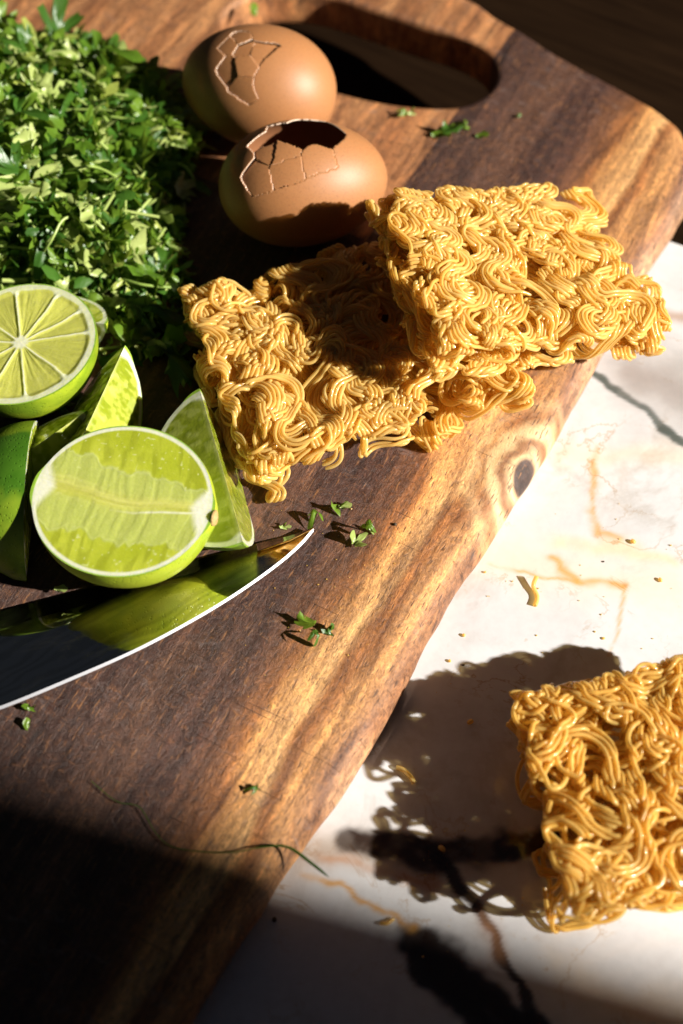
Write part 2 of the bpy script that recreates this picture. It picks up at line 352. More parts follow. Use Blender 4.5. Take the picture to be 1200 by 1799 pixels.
def seg_dist(X, Y, pts):
    d = np.full(X.shape, 1e9)
    for (ax, ay), (bx, by) in zip(pts[:-1], pts[1:]):
        vx, vy = bx - ax, by - ay; tt = np.clip(((X - ax) * vx + (Y - ay) * vy) / (vx * vx + vy * vy + 1e-9), 0, 1)
        d = np.minimum(d, np.hypot(X - ax - tt * vx, Y - ay - tt * vy))
    return d
def build_marble():
    e0, e1 = P(1200, 432, 0)[:2], P(300, 128, 0)[:2]
    d = (e1 - e0) / np.linalg.norm(e1 - e0)
    nu, nv = 520, 500
    # rows run along the slab's far edge, columns towards the viewer
    A = e0 - d * 13; L = 50.0; back = np.array([d[1], -d[0]])
    if back[1] > 0: back = -back
    tt = np.linspace(0, 1, nu); ss = np.concatenate([np.linspace(0, 42, nv - 30), np.linspace(43, 75, 30)])
    T, Q = np.meshgrid(tt, ss, indexing='ij')
    X = A[0] + d[0] * T * L + back[0] * Q; Y = A[1] + d[1] * T * L + back[1] * Q
    wx = X + (fbm(X * .35, Y * .35, s=3) - .5) * 1.7 + (fbm(X * 1.3, Y * 1.3, s=9) - .5) * .5
    wy = Y + (fbm(X * .35, Y * .35, s=5) - .5) * 1.7 + (fbm(X * 1.3, Y * 1.3, s=11) - .5) * .5
    V = lambda *pp: [tuple(P(x, y, 0)[:2]) for x, y in pp]
    C = np.ones(X.shape + (3,)) * np.array([.62, .62, .63])
    brk = fbm(X * .9, Y * .9, s=21)
    def vein(pts, w, colr, strength, soft=1.0, broken=0.0):
        nonlocal C
        dd = seg_dist(wx, wy, pts) * (1 + .8 * (fbm(X * .7, Y * .7, s=31) - .5))
        m = (np.exp(-(dd / w) ** 2 * soft) if strength < .94 else sstep(1.25 * w, .55 * w, dd)) * strength * (1 - broken * sstep(.45, .6, brk))
        C = mixc(C, colr, np.clip(m, 0, 1))
    gold, pale, dark, green, grey = (.62, .32, .07), (.80, .62, .40), (.022, .010, .006), (.03, .055, .045), (.42, .38, .36)
    # broad warm clouds
    vein(V((860, 960), (960, 990), (1080, 1030), (1200, 1060)), 1.0, (.78, .64, .48), .55)
    vein(V((1000, 790), (1100, 795), (1200, 800)), .5, (.75, .6, .42), .45)
    vein(V((980, 970), (1010, 1020), (1090, 1040)), .17, gold, .85, broken=.4)
    vein(V((880, 980), (940, 1000), (1010, 1020)), .10, gold, .7, broken=.7)
    vein(V((1045, 780), (1055, 860), (1060, 930), (1090, 960)), .14, gold, .8, broken=.6)
    vein(V((1085, 1040), (1085, 1090), (1070, 1150)), .10, gold, .65, broken=.4)
    vein(V((1000, 940), (1120, 985), (1200, 1010)), .35, pale, .7, broken=.3)
    vein(V((1030, 650), (1110, 705), (1200, 785), (1320, 880)), .24, green, .95, broken=.1)
    vein(V((1100, 640), (1170, 690), (1260, 760)), 1.1, (.30, .26, .24), .85)
    vein(V((1130, 545), (1200, 560), (1300, 590)), .35, (.40, .26, .18), .75)
    vein(V((1180, 640), (1300, 650)), .8, (.33, .3, .28), .6)
    # dark band with grey-gold edges beside the loose cake
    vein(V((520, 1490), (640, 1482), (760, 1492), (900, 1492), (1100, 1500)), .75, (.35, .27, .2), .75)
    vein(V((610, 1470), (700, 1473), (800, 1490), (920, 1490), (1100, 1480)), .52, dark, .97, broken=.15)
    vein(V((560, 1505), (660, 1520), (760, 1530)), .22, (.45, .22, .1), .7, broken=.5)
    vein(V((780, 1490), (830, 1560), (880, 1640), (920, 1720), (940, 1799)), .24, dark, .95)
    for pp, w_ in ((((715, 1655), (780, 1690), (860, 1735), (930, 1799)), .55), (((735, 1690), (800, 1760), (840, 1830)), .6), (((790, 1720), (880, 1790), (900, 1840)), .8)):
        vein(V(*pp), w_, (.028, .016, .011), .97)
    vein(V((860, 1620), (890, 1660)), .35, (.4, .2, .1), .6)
    vein(V((520, 1535), (600, 1575), (660, 1610), (720, 1630)), .13, gold, .9, broken=.5)
    vein(V((1000, 1700), (1100, 1760), (1250, 1790)), .5, pale, .4)
    vein(V((300, 1799), (420, 1700), (520, 1660)), 1.0, (.55, .55, .62), .3)
    C *= (1 - .05 * sstep(.55, .7, fbm(X * .3, Y * .3, s=51)))[..., None]
    Z = np.zeros_like(X)
    top = np.stack([X, Y, Z], -1).reshape(-1, 3); n = nu * nv
    # slab sides: the outline again, lower down
    idx = np.arange(n).reshape(nu, nv)
    ring = np.concatenate([idx[:, 0], idx[-1, 1:], idx[-2::-1, -1], idx[0, -2:0:-1]])
    low = top[ring].copy(); low[:, 2] = -3.0
    verts = np.concatenate([top, low]); k = len(ring)
    sides = np.stack([ring, n + np.arange(k), n + (np.arange(k) + 1) % k, np.roll(ring, -1)], 1)
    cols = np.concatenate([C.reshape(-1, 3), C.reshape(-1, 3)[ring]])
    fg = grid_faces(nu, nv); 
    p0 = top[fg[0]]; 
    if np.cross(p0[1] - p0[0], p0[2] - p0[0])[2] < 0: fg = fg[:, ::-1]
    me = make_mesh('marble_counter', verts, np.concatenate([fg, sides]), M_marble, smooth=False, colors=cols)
    tag(link('marble_counter', me), 'white marble slab with gold and dark brown veins under the board', 'counter', kind='structure')
build_marble()
tv = np.array([[-150, -150, -3.02], [150, -150, -3.02], [150, 150, -3.02], [-150, 150, -3.02]])
tv2 = np.concatenate([tv, tv - [0, 0, 4]])
tag(link('table', make_mesh('table', tv2, [[0, 1, 2, 3], [7, 6, 5, 4], [0, 4, 5, 1], [1, 5, 6, 2], [2, 6, 7, 3], [3, 7, 4, 0]], M_table, smooth=False)),
    'dark brown table top beyond the white marble', 'table', kind='structure')

# unseen panel added to block the lamp: its upright edge shades the near left corner
def build_shade_panel():
    a = P(270, 1408, 2)[:2]; sd = np.array(slo.location[:2]) / S - a; sd /= np.linalg.norm(sd); nn = np.array([sd[1], -sd[0]])   # nn points to the viewer's side
    e = a + sd * 130
    f = e + nn * 160 + sd * 0
    pts = [e, f, f + sd * 8, e + sd * 8]
    v = np.array([[*q, -3.0] for q in pts] + [[*q, 190.0] for q in pts])
    t = mat_plain('dim_panel_paint', (.10, .085, .075), .8)
    tag(link('shade_panel', make_mesh('shade_panel', v, [[0, 1, 5, 4], [1, 2, 6, 5], [2, 3, 7, 6], [3, 0, 4, 7], [4, 5, 6, 7], [3, 2, 1, 0]], t, smooth=False)),
        'plain upright panel added out of view to the right to cast the shade', 'shade panel', kind='structure')
build_shade_panel()

# ------------------------------------------------------------------ cutting board
BT = 2.0
def build_board():
    pr = lambda x, y, z: tuple(P(x, y, z)[:2])
    ctrl = [(-13.5, -31), (-8.2, -24), pr(338, 1799, .8), pr(528, 1500, .8), pr(612, 1380, .8), pr(700, 1230, .8), pr(762, 1110, .8), pr(830, 1000, .8), pr(893, 905, .8), pr(952, 815, .8), pr(1043, 655, .8), pr(1125, 500, .8), pr(1190, 400, .8),
            (14.9, 17.3), pr(1203, 243, 1.4), pr(1150, 197, 1.4), pr(1062, 146, 1.4), pr(975, 97, 1.4), pr(900, 52, 1.4), pr(800, -7, 1.4), (0.5, 31.5), (-6, 33.6), (-14, 33.5), (-22, 29), (-26, 20), (-28, 0), (-27, -18), (-22, -31)]
    N = 520
    O = spline(ctrl, N, True)
    # uniform resample
    seg = np.linalg.norm(np.roll(O, -1, 0) - O, axis=1); cum = np.concatenate([[0], np.cumsum(seg)])
    s = np.linspace(0, cum[-1], N, endpoint=False); OO = np.concatenate([O, O[:1]])
    O = np.stack([np.interp(s, cum, OO[:, k]) for k in (0, 1)], 1)
    def normals(O):
        t = np.roll(O, -1, 0) - np.roll(O, 1, 0); t /= np.linalg.norm(t, axis=1, keepdims=True); return np.stack([t[:, 1], -t[:, 0]], 1)
    nrm = normals(O)
    for _ in range(8): nrm = (np.roll(nrm, 1, 0) + nrm * 2 + np.roll(nrm, -1, 0)) / 4
    area = .5 * np.sum(O[:, 0] * np.roll(O[:, 1], -1) - np.roll(O[:, 0], -1) * O[:, 1])
    if area < 0: nrm = -nrm
    O = O + nrm * ((fbm(O[:, 0] * .8, O[:, 1] * .8, s=4) - .5) * .2)[:, None]
    prof = [(1.15, 2.0), (.85, 1.985), (.6, 1.93), (.4, 1.82), (.22, 1.62), (.08, 1.3), (0, .95), (.03, .6), (.16, .3), (.4, .08), (.7, .005)]
    rings = []
    for d, z in prof:
        rr = np.concatenate([O - nrm * d, np.full((N, 1), z)], 1); rings.append(rr)
    # hole
    K = 120; ph = np.arange(K) * 2 * math.pi / K
    hole_ctrl = [P(x, y, 2)[:2] for x, y in ((872, 125), (858, 160), (810, 184), (745, 186), (670, 177), (590, 158), (500, 126), (425, 84), (392, 40), (415, 5), (480, -18), (560, -14), (640, 10), (720, 36), (800, 62), (850, 88))]
    Hh = spline(hole_ctrl, K, True); hn = normals(Hh)
    for _ in range(4): hn = (np.roll(hn, 1, 0) + hn * 2 + np.roll(hn, -1, 0)) / 4
    cen = Hh.mean(0)
    if np.sum((Hh - cen) * hn) < 0: hn = -hn    # outward from the hole
    hr = []
    for d, z in [(.3, 2.0), (.12, 1.96), (.03, 1.85), (0, 1.6), (0, .4), (.03, .15), (.12, .04), (.3, .005)]:
        hr.append(np.concatenate([Hh + hn * d, np.full((K, 1), z)], 1))
    bm = bmesh.new()
    R_ = [[bm.verts.new(tuple(p * S)) for p in r] for r in rings]; H_ = [[bm.verts.new(tuple(p * S)) for p in r] for r in hr]
    for RR, n in ((R_, N), (H_, K)):
        for a, b in zip(RR[:-1], RR[1:]):
            for i in range(n):
                f = bm.faces.new((a[i], a[(i + 1) % n], b[(i + 1) % n], b[i])); f.smooth = True
    def loop_edges(r): return [bm.edges.get((r[i], r[(i + 1) % len(r)])) for i in range(len(r))]
    for a, b in ((R_[0], H_[0]), (R_[-1], H_[-1])):
        bmesh.ops.triangle_fill(bm, use_beauty=True, use_dissolve=False, edges=loop_edges(a) + loop_edges(b))
    bmesh.ops.recalc_face_normals(bm, faces=bm.faces)
    me = bpy.data.meshes.new('cutting_board'); bm.to_mesh(me); bm.free(); me.materials.append(M_wood)
    tag(link('cutting_board', me), 'live edge acacia cutting board with oval handle hole', 'cutting board')
build_board()

# ------------------------------------------------------------------ noodle cakes
M_nood = mat_noodle('noodle_amber', (.95, .62, .125), (1.0, .83, .36), .38)
M_nood2 = mat_noodle('noodle_brown_amber', (.90, .54, .09), (.97, .75, .26), .38)
def noodle_paths(seed, half, nrib, strand_n, ds, L_rng, om_rng, k_rng, psi_rng, d, head_sd, travel=math.pi / 2, top_bias=.5):
    r = np.random.default_rng(seed); out = []
    hx, hy, hz = half; gi = 0; bxs = []
    while len(out) < nrib:
        k = int(r.integers(k_rng[0], k_rng[1] + 1)); n = strand_n
        s = np.arange(n) * ds
        L = r.uniform(*L_rng); om = r.uniform(*om_rng); ph = r.uniform(0, 2 * math.pi)
        Lm = L * (1 + .22 * np.sin(s / r.uniform(3, 7) + r.uniform(0, 6)))
        phase = np.cumsum(ds * 2 * math.pi / Lm) + ph
        th = om * np.sin(phase) + .35 * np.sin(s / r.uniform(1.2, 3) + r.uniform(0, 6))
        a = np.cumsum(np.cos(th)) * ds; b = np.cumsum(np.sin(th)) * ds
        b -= np.linspace(0, 1, n) * b[-1]
        hd = travel + (math.pi if r.random() < .5 else 0) + r.normal(0, head_sd)
        hdv = hd + .4 * np.sin(s / r.uniform(4, 9) + r.uniform(0, 6))
        psi = r.uniform(*psi_rng) * (1 if r.random() < .5 else -1) + .5 * np.sin(s / r.uniform(3, 8) + r.uniform(0, 6))
        e1 = np.array([math.cos(hd), math.sin(hd), 0]); lat = np.array([-math.sin(hd), math.cos(hd), 0]); up = np.array([0, 0, 1.])
        e2 = np.cos(psi)[:, None] * lat + np.sin(psi)[:, None] * up
        e3 = -np.sin(psi)[:, None] * lat + np.cos(psi)[:, None] * up
        u = r.random()
        z0 = hz * (r.uniform(.55, .97) if u < top_bias else r.uniform(-.95, .95))
        gi += 1; g1, g2 = (gi * .7548776662) % 1, (gi * .5698402910) % 1
        p0 = np.array([(g1 * 2 - 1) * hx * 1.05, (g2 * 2 - 1) * hy * 1.05, z0]) - e1 * a[-1] / 2
        base = p0 + a[:, None] * e1 + b[:, None] * e2 * .9
        al = r.normal(0, .35); sk = r.normal(0, .35)
        bs = r.uniform(.93, 1.05, 2)
        for j in range(k):
            bxs.append(bs); o = (j - (k - 1) / 2) * d * 1.12
            w = np.stack([np.sin(s / r.uniform(.9, 2.2) + r.uniform(0, 6)) for _ in range(3)], 1) * .05
            q = base + o * (math.cos(al) * lat + math.sin(al) * up) + w * .6 + e1 * r.normal(0, .05) + e1 * o * sk
            out.append(q)
    p = np.stack(out[:nrib])
    def fold(x, h):
        y = np.mod(x + h, 4 * h); return np.where(y > 2 * h, 4 * h - y, y) - h
    # rounded block: the folds turn back at an uneven wall
    wob = 1 + .07 * (fbm(p[..., 1] * .8, p[..., 2] * .9, p[..., 0] * .2, s=seed) - .5) * 2
    wob2 = 1 + .07 * (fbm(p[..., 0] * .8, p[..., 2] * .9, p[..., 1] * .2, s=seed + 3) - .5) * 2
    bq = np.array(bxs[:nrib])
    p[..., 0] = fold(p[..., 0], hx * bq[:, :1]) * wob; p[..., 1] = fold(p[..., 1], hy * bq[:, 1:]) * wob2
    zz = fold(p[..., 2], hz)
    ed = np.maximum(np.abs(p[..., 0]) / hx, np.abs(p[..., 1]) / hy)
    topw = 1 + .16 * (fbm(p[..., 0] * .55, p[..., 1] * .55, s=seed + 9) - .5) * 2 - .10 * sstep(.86, 1.0, ed)
    p[..., 2] = zz * topw
    for _ in range(3):
        p[:, 1:-1] = .25 * p[:, :-2] + .5 * p[:, 1:-1] + .25 * p[:, 2:]
    return p
def relax(p, d, half, iters, relief=.8):
    """push strands that pass through each other apart until they only touch"""
    s, n, _ = p.shape; N = s * n
    sid = np.repeat(np.arange(s), n); pid = np.tile(np.arange(n), s); cs = d * 1.02
    lo = -np.array(half) - 1.5; dims = np.ceil((2 * np.array(half) + 3.0) / cs).astype(np.int64) + 2
    offs = [(a, b, c) for a in (-1, 0, 1) for b in (-1, 0, 1) for c in (-1, 0, 1) if (a, b, c) >= (0, 0, 0)]
    rest = np.linalg.norm(np.diff(p, axis=1), axis=2)
    for it in range(iters):
        q = p.reshape(-1, 3); ci = np.clip(((q - lo) / cs).astype(np.int64), 1, dims - 2)
        key = (ci[:, 0] * dims[1] + ci[:, 1]) * dims[2] + ci[:, 2]
        order = np.argsort(key, kind='stable'); ks = key[order]; disp = np.zeros_like(q)
        for o in offs:
            nk = key + (o[0] * dims[1] + o[1]) * dims[2] + o[2]
            st = np.searchsorted(ks, nk, 'left'); en = np.searchsorted(ks, nk, 'right')
            m = 0; act = np.nonzero(en > st)[0]
            while len(act) and m < 8:
                j = order[st[act] + m]; i = act
                ok = ((sid[i] != sid[j]) | (np.abs(pid[i] - pid[j]) > 5))
                if o == (0, 0, 0): ok &= i < j
                i2, j2 = i[ok], j[ok]; dv = q[i2] - q[j2]; L = np.linalg.norm(dv, axis=1)
                h = L < d; i2, j2, dv, L = i2[h], j2[h], dv[h], L[h]
                w = (dv / (L[:, None] + 1e-6)) * ((d - L) * .33)[:, None]
                for k in range(3):
                    disp[:, k] += np.bincount(i2, w[:, k], N) - np.bincount(j2, w[:, k], N)
                m += 1; act = act[en[act] - st[act] > m]
        L = np.linalg.norm(disp, axis=1, keepdims=True); disp *= np.minimum(1, d * .45 / (L + 1e-9))
        p = (q + disp).reshape(s, n, 3)
        lap = np.zeros_like(p); lap[:, 1:-1] = .5 * (p[:, :-2] + p[:, 2:]) - p[:, 1:-1]
        p = p + (.2 if it < iters - 3 else .15) * lap
        # keep each strand's length
        dv = np.diff(p, axis=1); L = np.linalg.norm(dv, axis=2); cor = dv * ((L - rest) / (L + 1e-9))[..., None] * .22
        p[:, :-1] += cor; p[:, 1:] -= cor
        for k in range(3):
            lim = half[k] if k < 2 else np.where(p[..., 2] > 0, half[2] * (1 + relief * (fbm(p[..., 0] * .75, p[..., 1] * .75, s=17, o=2) - .5)), half[2])
            over = np.abs(p[..., k]) - lim; p[..., k] -= np.sign(p[..., k]) * np.clip(over, 0, None) * (.10 if k < 2 else .2)
    p[..., 2] = np.maximum(p[..., 2], -half[2])
    return p
def noodle_cake(label, loc, rot, half, seed, mat, d=.134, **kw):
    paths = noodle_paths(seed, (half[0] - d / 2, half[1] - d / 2, half[2] - d / 2), d=d, **kw)
    paths = relax(paths, d * 1.06, (half[0] - d / 2, half[1] - d / 2, half[2] - d / 2), 22)
    M = np.array(Euler(rot).to_matrix()); paths = paths @ M.T
    base = np.array(loc, float)
    rr = np.random.default_rng(seed + 5)
    rad = (d / 2) * (1 + .07 * rr.standard_normal((len(paths), 1))) * np.ones((1, paths.shape[1]))
    rad[:, 0] *= .7; rad[:, -1] *= .7
    V, F = tubes(paths, rad, 7)
    cap0 = None
    root = tag(empty('noodle_cake', base), label, 'noodles', 'blocks of dried curly noodles')
    for v in V: link('noodle_strand', make_mesh('noodle_strand', v, F, mat), root)
    return root
CK = dict(strand_n=160, ds=.13, L_rng=(3.3, 5.0), om_rng=(1.2, 1.75), k_rng=(3, 6), psi_rng=(.25, 1.0), head_sd=.45, top_bias=.42)
noodle_cake('square curly noodle cake lying flat beside the limes, half shaded by the cake on it', (.28, 5.72, BT + 1.5), (0, 0, math.radians(20)), (5.4, 4.4, 1.5), 11, M_nood, nrib=250, **CK)
noodle_cake('sunlit curly noodle cake leaning on the flat cake and overhanging the board edge', (6.3, 8.05, 5.3), (0, math.radians(16.0), math.radians(19.5)), (5.0, 3.95, 1.1), 23, M_nood, nrib=192, **CK)
noodle_cake('loose darker noodle cake on the white marble at lower right', (10.15, -10.2, 1.72), (0, 0, math.radians(10)), (4.4, 3.75, 1.7), 37, M_nood2, d=.15, nrib=132,
            strand_n=150, ds=.13, L_rng=(4.5, 8.0), om_rng=(1.2, 1.9), k_rng=(1, 3), psi_rng=(.0, .3), head_sd=.9, travel=0, top_bias=.5)

# ------------------------------------------------------------------ eggs
M_shell = mat_shell('brown_egg_shell', (.35, .152, .056)); M_in = mat_plain('shell_inside', (.30, .13, .06), .2, spec=.6)
M_rim = mat_plain('shell_broken_rim', (.72, .55, .42), .2, spec=.7)
def build_egg(label, loc, rot, a, b, k, hole, zone, warp, seed, push, tilt):
    """hole and zone: (world direction, reach along x, reach along y) of the broken-out patch and of the cracked plates round it"""
    nu, nv = 320, 180
    u = np.arange(nu) * 2 * math.pi / nu; v = np.linspace(.004, math.pi - .004, nv)
    U_, V_ = np.meshgrid(u, v, indexing='ij')
    x = a * np.cos(V_); rr = b * np.sin(V_) * (1 + k * np.cos(V_))
    M = np.array(Euler(rot).to_matrix()); loc = np.array(loc, float)
    Pn = np.stack([x, rr * np.cos(U_), rr * np.sin(U_)], -1).reshape(-1, 3) @ M.T
    F = grid_faces(nu, nv, wrap_u=True)
    c = Pn[F].mean(1)
    rg = np.random.default_rng(seed)
    # plate centres: close together round the break, the rest of the shell is one piece
    zc = np.array(zone[0]) / np.linalg.norm(zone[0]) * b
    seeds = []
    while len(seeds) < 90:
        q = Pn[rg.integers(len(Pn))]; dz = math.hypot((q[0] - zc[0]) / zone[1], np.linalg.norm((q - zc)[1:]) / zone[2])
        if dz < 1.9 and q @ zc > 0 and all(np.linalg.norm(q - p) > (.42 + .28 * dz) for p in seeds): seeds.append(q)
        elif rg.random() < .004: seeds.append(q + 1e-3) if len(seeds) > 18 else None
        if len(seeds) > 18 and rg.random() < .002: break
    seeds = np.array(seeds)
    wv = np.stack([fbm(c[:, 0] * 1.6, c[:, 1] * 1.6, c[:, 2] * 1.6, s=seed + q) - .5 for q in range(3)], 1) * warp
    best = np.full(len(c), -1); bd = np.full(len(c), 1e9)
    for q, sd_ in enumerate(seeds):
        d = np.linalg.norm(c + wv - sd_, axis=1); m = d < bd; bd[m] = d[m]; best[m] = q
    ell = lambda q, e: math.hypot((q[0] - e[0][0] / np.linalg.norm(e[0]) * b) / e[1], np.linalg.norm((q - np.array(e[0]) / np.linalg.norm(e[0]) * b)[1:]) / e[2])
    kind = np.array([0 if hole and ell(q, hole) < 1 else (1 if ell(q, zone) < 1 and q @ zc > 0 else 2) for q in seeds])
    fk = kind[best]
    root = tag(empty('egg', (loc[0], loc[1], BT)), label, 'egg', 'cracked brown eggs')
    off = np.array([0, 0, loc[2] - BT])
    def piece(name, mask, tr=None):
        f = F[mask]; used, inv = np.unique(f, return_inverse=True); vv = Pn[used]
        vv = tr(vv) if tr else vv
        o = link(name, make_mesh(name, vv + off, inv.reshape(-1, 4).astype(int)[:, ::-1], [M_shell, M_in, M_rim]), root)
        m = o.modifiers.new('thickness', 'SOLIDIFY'); m.thickness = .045 * S; m.offset = -1; m.material_offset = 1; m.material_offset_rim = 2
    piece('shell', fk == 2)
    for q in np.nonzero(kind == 1)[0]:
        mask = best == q
        if mask.sum() < 6: continue
        cen = c[mask].mean(0); nrm = cen / np.linalg.norm(cen)
        ax = np.cross(nrm, rg.standard_normal(3)); ax /= np.linalg.norm(ax)
        Rq = np.array(Matrix.Rotation(rg.normal(0, tilt), 3, Vector(ax))); pu = rg.uniform(*push)
        piece('shell_fragment', mask, lambda vv: (vv - cen) @ Rq.T * .994 + cen - nrm * pu)
    return root
build_egg('brown egg behind, whole but cracked with lifted shell pieces', P(455, 152, BT + 2.42), (0, 0, math.radians(-14)), 3.22, 2.45, .07,
          None, ((-.55, -.75, 2.25), 1.05, 1.55), .30, 104, (-.03, .10), .06)
build_egg('brown egg in front with a jagged hole broken in its top', P(533, 322, BT + 2.38), (0, 0, math.radians(8)), 3.3, 2.42, -.06,
          ((-.5, .3, 2.35), 1.55, .85), ((-.45, -.25, 2.3), 2.0, 1.55), .30, 206, (.0, .10), .07)

# ------------------------------------------------------------------ limes
M_skin, M_flesh = mat_lime_skin(), mat_lime_flesh()
M_stem = mat_plain('lime_stem_scar', (.42, .28, .10), .6, bump=(12, .5))
LA, LB = 3.15, 2.72     # half length, half width
def lime_r(t):
    """radius of the fruit at t in [-1,1] along its axis: an oval with a nipple at each end"""
    t = np.clip(np.abs(t), 0, 1)
    return LB * np.sqrt(np.clip(1 - (t / .965) ** 2.15, 0, 1)) * (t < .965) 
def lime_profile(n=70):
    th = np.linspace(0, math.pi, n); x = -np.cos(th); r = np.sin(th) ** .96
    nip = np.exp(-((1 - np.abs(x)) / .035) ** 2)
    return x * (LA * .965 + .12 * nip), LB * r * (1 + .0 * nip) * (1 - .10 * np.abs(x) ** 6) + .0
PX, PR = lime_profile()
def skin_col(p, seed, yellow=0.0):
    n = fbm(p[..., 0] * .5, p[..., 1] * .5, p[..., 2] * .5, s=seed)
    c = mixc((.05, .14, .01), (.40, .50, .03), np.clip(sstep(.35, .65, n) * .8 + yellow, 0, 1))
    return c
def orient(v, R_, loc): return v @ np.asarray(R_).T + np.asarray(loc)
def frame(axis, normal):
    """columns: fruit axis, in-face cross direction, face normal"""
    n = np.array(normal, float); n /= np.linalg.norm(n); x = np.array(axis, float); x -= n * (x @ n); x /= np.linalg.norm(x)
    return np.stack([x, np.cross(n, x), n], 1)
def shift_root(root, v): return v - np.array(root.location) / S
def add(root, name, v, f, mat, colors=None, smooth=True): return link(name, make_mesh(name, shift_root(root, v), f, mat, smooth, colors), root)

def lime_half_long(label, c, R_):
    """half fruit cut along its axis: local x = axis, z = out of the cut"""
    root = tag(empty('lime_half', (c[0], c[1], BT)), label, 'lime')
    n = len(PX); m = 60; ph = np.linspace(math.pi, 2 * math.pi, m)
    V = np.stack([np.repeat(PX, m), np.outer(PR, np.cos(ph)).ravel(), np.outer(PR, np.sin(ph)).ravel()], 1)
    bulge = -V[:, 2] / LB; V[:, 0] *= 1 + .035 * np.sin(np.clip(bulge, 0, .75) / .75 * math.pi); V[:, 1] *= 1 + .06 * np.sin(np.clip(bulge, 0, .75) / .75 * math.pi); V[:, 2] *= 1.1
    add(root, 'rind', orient(V, R_, c), grid_faces(n, m), M_skin, skin_col(V, 5, .8))
    # cut face on a fine grid: x along axis, q across
    nx, nq = 260, 200
    xi = np.interp(np.linspace(0, n - 1, nx), np.arange(n), PX); ri = np.interp(np.linspace(0, n - 1, nx), np.arange(n), PR)
    q = np.linspace(-1, 1, nq); X = np.repeat(xi[:, None], nq, 1); Q = np.repeat(q[None], nx, 0); Y = Q * ri[:, None]
    tx = X / LA
    # distance to the skin in cm (approx)
    rim = np.minimum((1 - np.abs(Q)) * ri[:, None], (1 - np.abs(tx)) * 1.1 + .0) 
    edge = np.sqrt(np.clip(1 - (Y / LB) ** 2 - (X / (LA * .98)) ** 2, 0, 1))
    de = (1 - np.sqrt(np.clip((Y / LB) ** 2 + (X / (LA * .985)) ** 2, 0, 1))) * 2.7
    pith, green = np.array([.70, .73, .52]), np.array([.30, .5, .05])
    olive, olive2, rib, core, white = np.array([.40, .45, .03]), np.array([.50, .54, .06]), np.array([.47, .52, .15]), np.array([.58, .58, .12]), np.array([.74, .75, .60])
    jag = lambda s, a, f: (fbm(X * f, X * 0 + s, s=s, o=3) - .5) * a + (vnoise(X * 5.5, X * 0 + s, s=s) - .5) * a * .35
    Ya = Y + (fbm(X * .5, Y * .5, s=77) - .5) * .55 - .02 * X ** 2 + .06
    C = np.ones(X.shape + (3,)) * olive
    C = mixc(C, olive2, sstep(.3, .7, fbm(X * .8, Y * .8, s=8)))
    lean = X + Y * (.10 + .10 * X / LA) * np.sign(Y) + (fbm(X * .8, Y * .8, s=12) - .5) * .3
    ribw = np.clip(.25 * vnoise(lean * 9, Y * .5, s=14) + .75 * sstep(.25, .75, vnoise(lean * 6.5, Y * .35 + 4, s=13)), 0, 1)
    sac = vnoise(lean * 5.5, Y * 1.3, s=61); spec = vnoise(X * 11, Y * 9, s=62)
    C = mixc(C, olive * .72, sstep(.55, .8, sac) * .6); C = mixc(C, (.62, .66, .30), sstep(.86, .95, spec) * .7)
    # band of bare membrane above and below the core
    up = sstep(.12, -.04, Ya - (1.08 + jag(3, .45, 2.2) - .10 * X)) * sstep(.14, .24, Ya)
    lo = sstep(-.14, .04, Ya + (1.28 + jag(6, .75, 1.6) + .06 * X)) * sstep(-.10, -.26, Ya)
    mem = np.clip(up + lo, 0, 1)
    C = mixc(C, mixc(rib * .92, rib * 1.08, ribw), mem * .75)
    lip = np.exp(-((Ya - (1.08 + jag(3, .45, 2.2) - .10 * X)) / .045) ** 2) + np.exp(-((Ya + (1.28 + jag(6, .75, 1.6) + .06 * X)) / .04) ** 2) * .7
    C = mixc(C, (.52, .56, .28), np.clip(lip, 0, 1) * .3 * (de > .1))
    cw = .27 - .05 * X / LA
    cf = np.exp(-((Ya - .06 + .02 * X) / cw) ** 2)
    strands = vnoise(X * .5, Ya * 11, s=40)
    C = mixc(C, mixc(core * .88, (.62, .62, .20), strands), np.clip(cf, 0, 1) * .95)
    seam = np.exp(-((Ya + .27 - .03 * X) / .03) ** 2) * sstep(-.6, 1.6, X)
    C = mixc(C, white, np.clip(seam, 0, 1) * .8)
    # white ends where the segments stop short of the poles
    eL = sstep(-2.2, -2.55, X + .55 * np.abs(Ya + .05) ** 1.1); eR = sstep(2.2, 2.5, X - .50 * np.abs(Ya) ** 1.1)
    C = mixc(C, white, np.clip(eL + eR, 0, 1))
    C = mixc(C, pith, sstep(.20, .13, de)); C = mixc(C, white * .97, np.exp(-((de - .12) / .04) ** 2) * .6)
    C = mixc(C, green, sstep(.065, .03, de))
    ends = np.clip(eL + eR, 0, 1); Z = .012 * (ribw - .5) * mem * (1 - ends) + .0 * mem - .0 * (1 - mem) * sstep(.2, .4, de) * (1 - np.clip(cf, 0, 1)) + .008 * np.clip(lip, 0, 1) * (de > .15) + .03 * cf * (strands - .5)
    Z += .02 * (fbm(X * 1.2, Y * 1.2, s=60) - .5); Z *= sstep(0, .12, de); Z += .004
    V = np.stack([X, Y, Z], -1).reshape(-1, 3)
    add(root, 'cut_face', orient(V, R_, c), grid_faces(nx, nq), M_flesh, C.reshape(-1, 3))
    # stem end
    th = np.linspace(0, 2 * math.pi, 18, endpoint=False); pr = [(.0, .27), (.07, .27), (.11, .2), (.07, .14), (.12, .10), (.14, .03)]
    V = np.array([[LA * 1.0 + dx - .02, -.06 + r * math.cos(t) * (1 + .15 * math.sin(3 * t)), -.16 + r * math.sin(t)] for dx, r in pr for t in th])
    add(root, 'stem_end', orient(V, R_, c), grid_faces(len(pr), 18, wrap_v=True), M_stem)
    return root

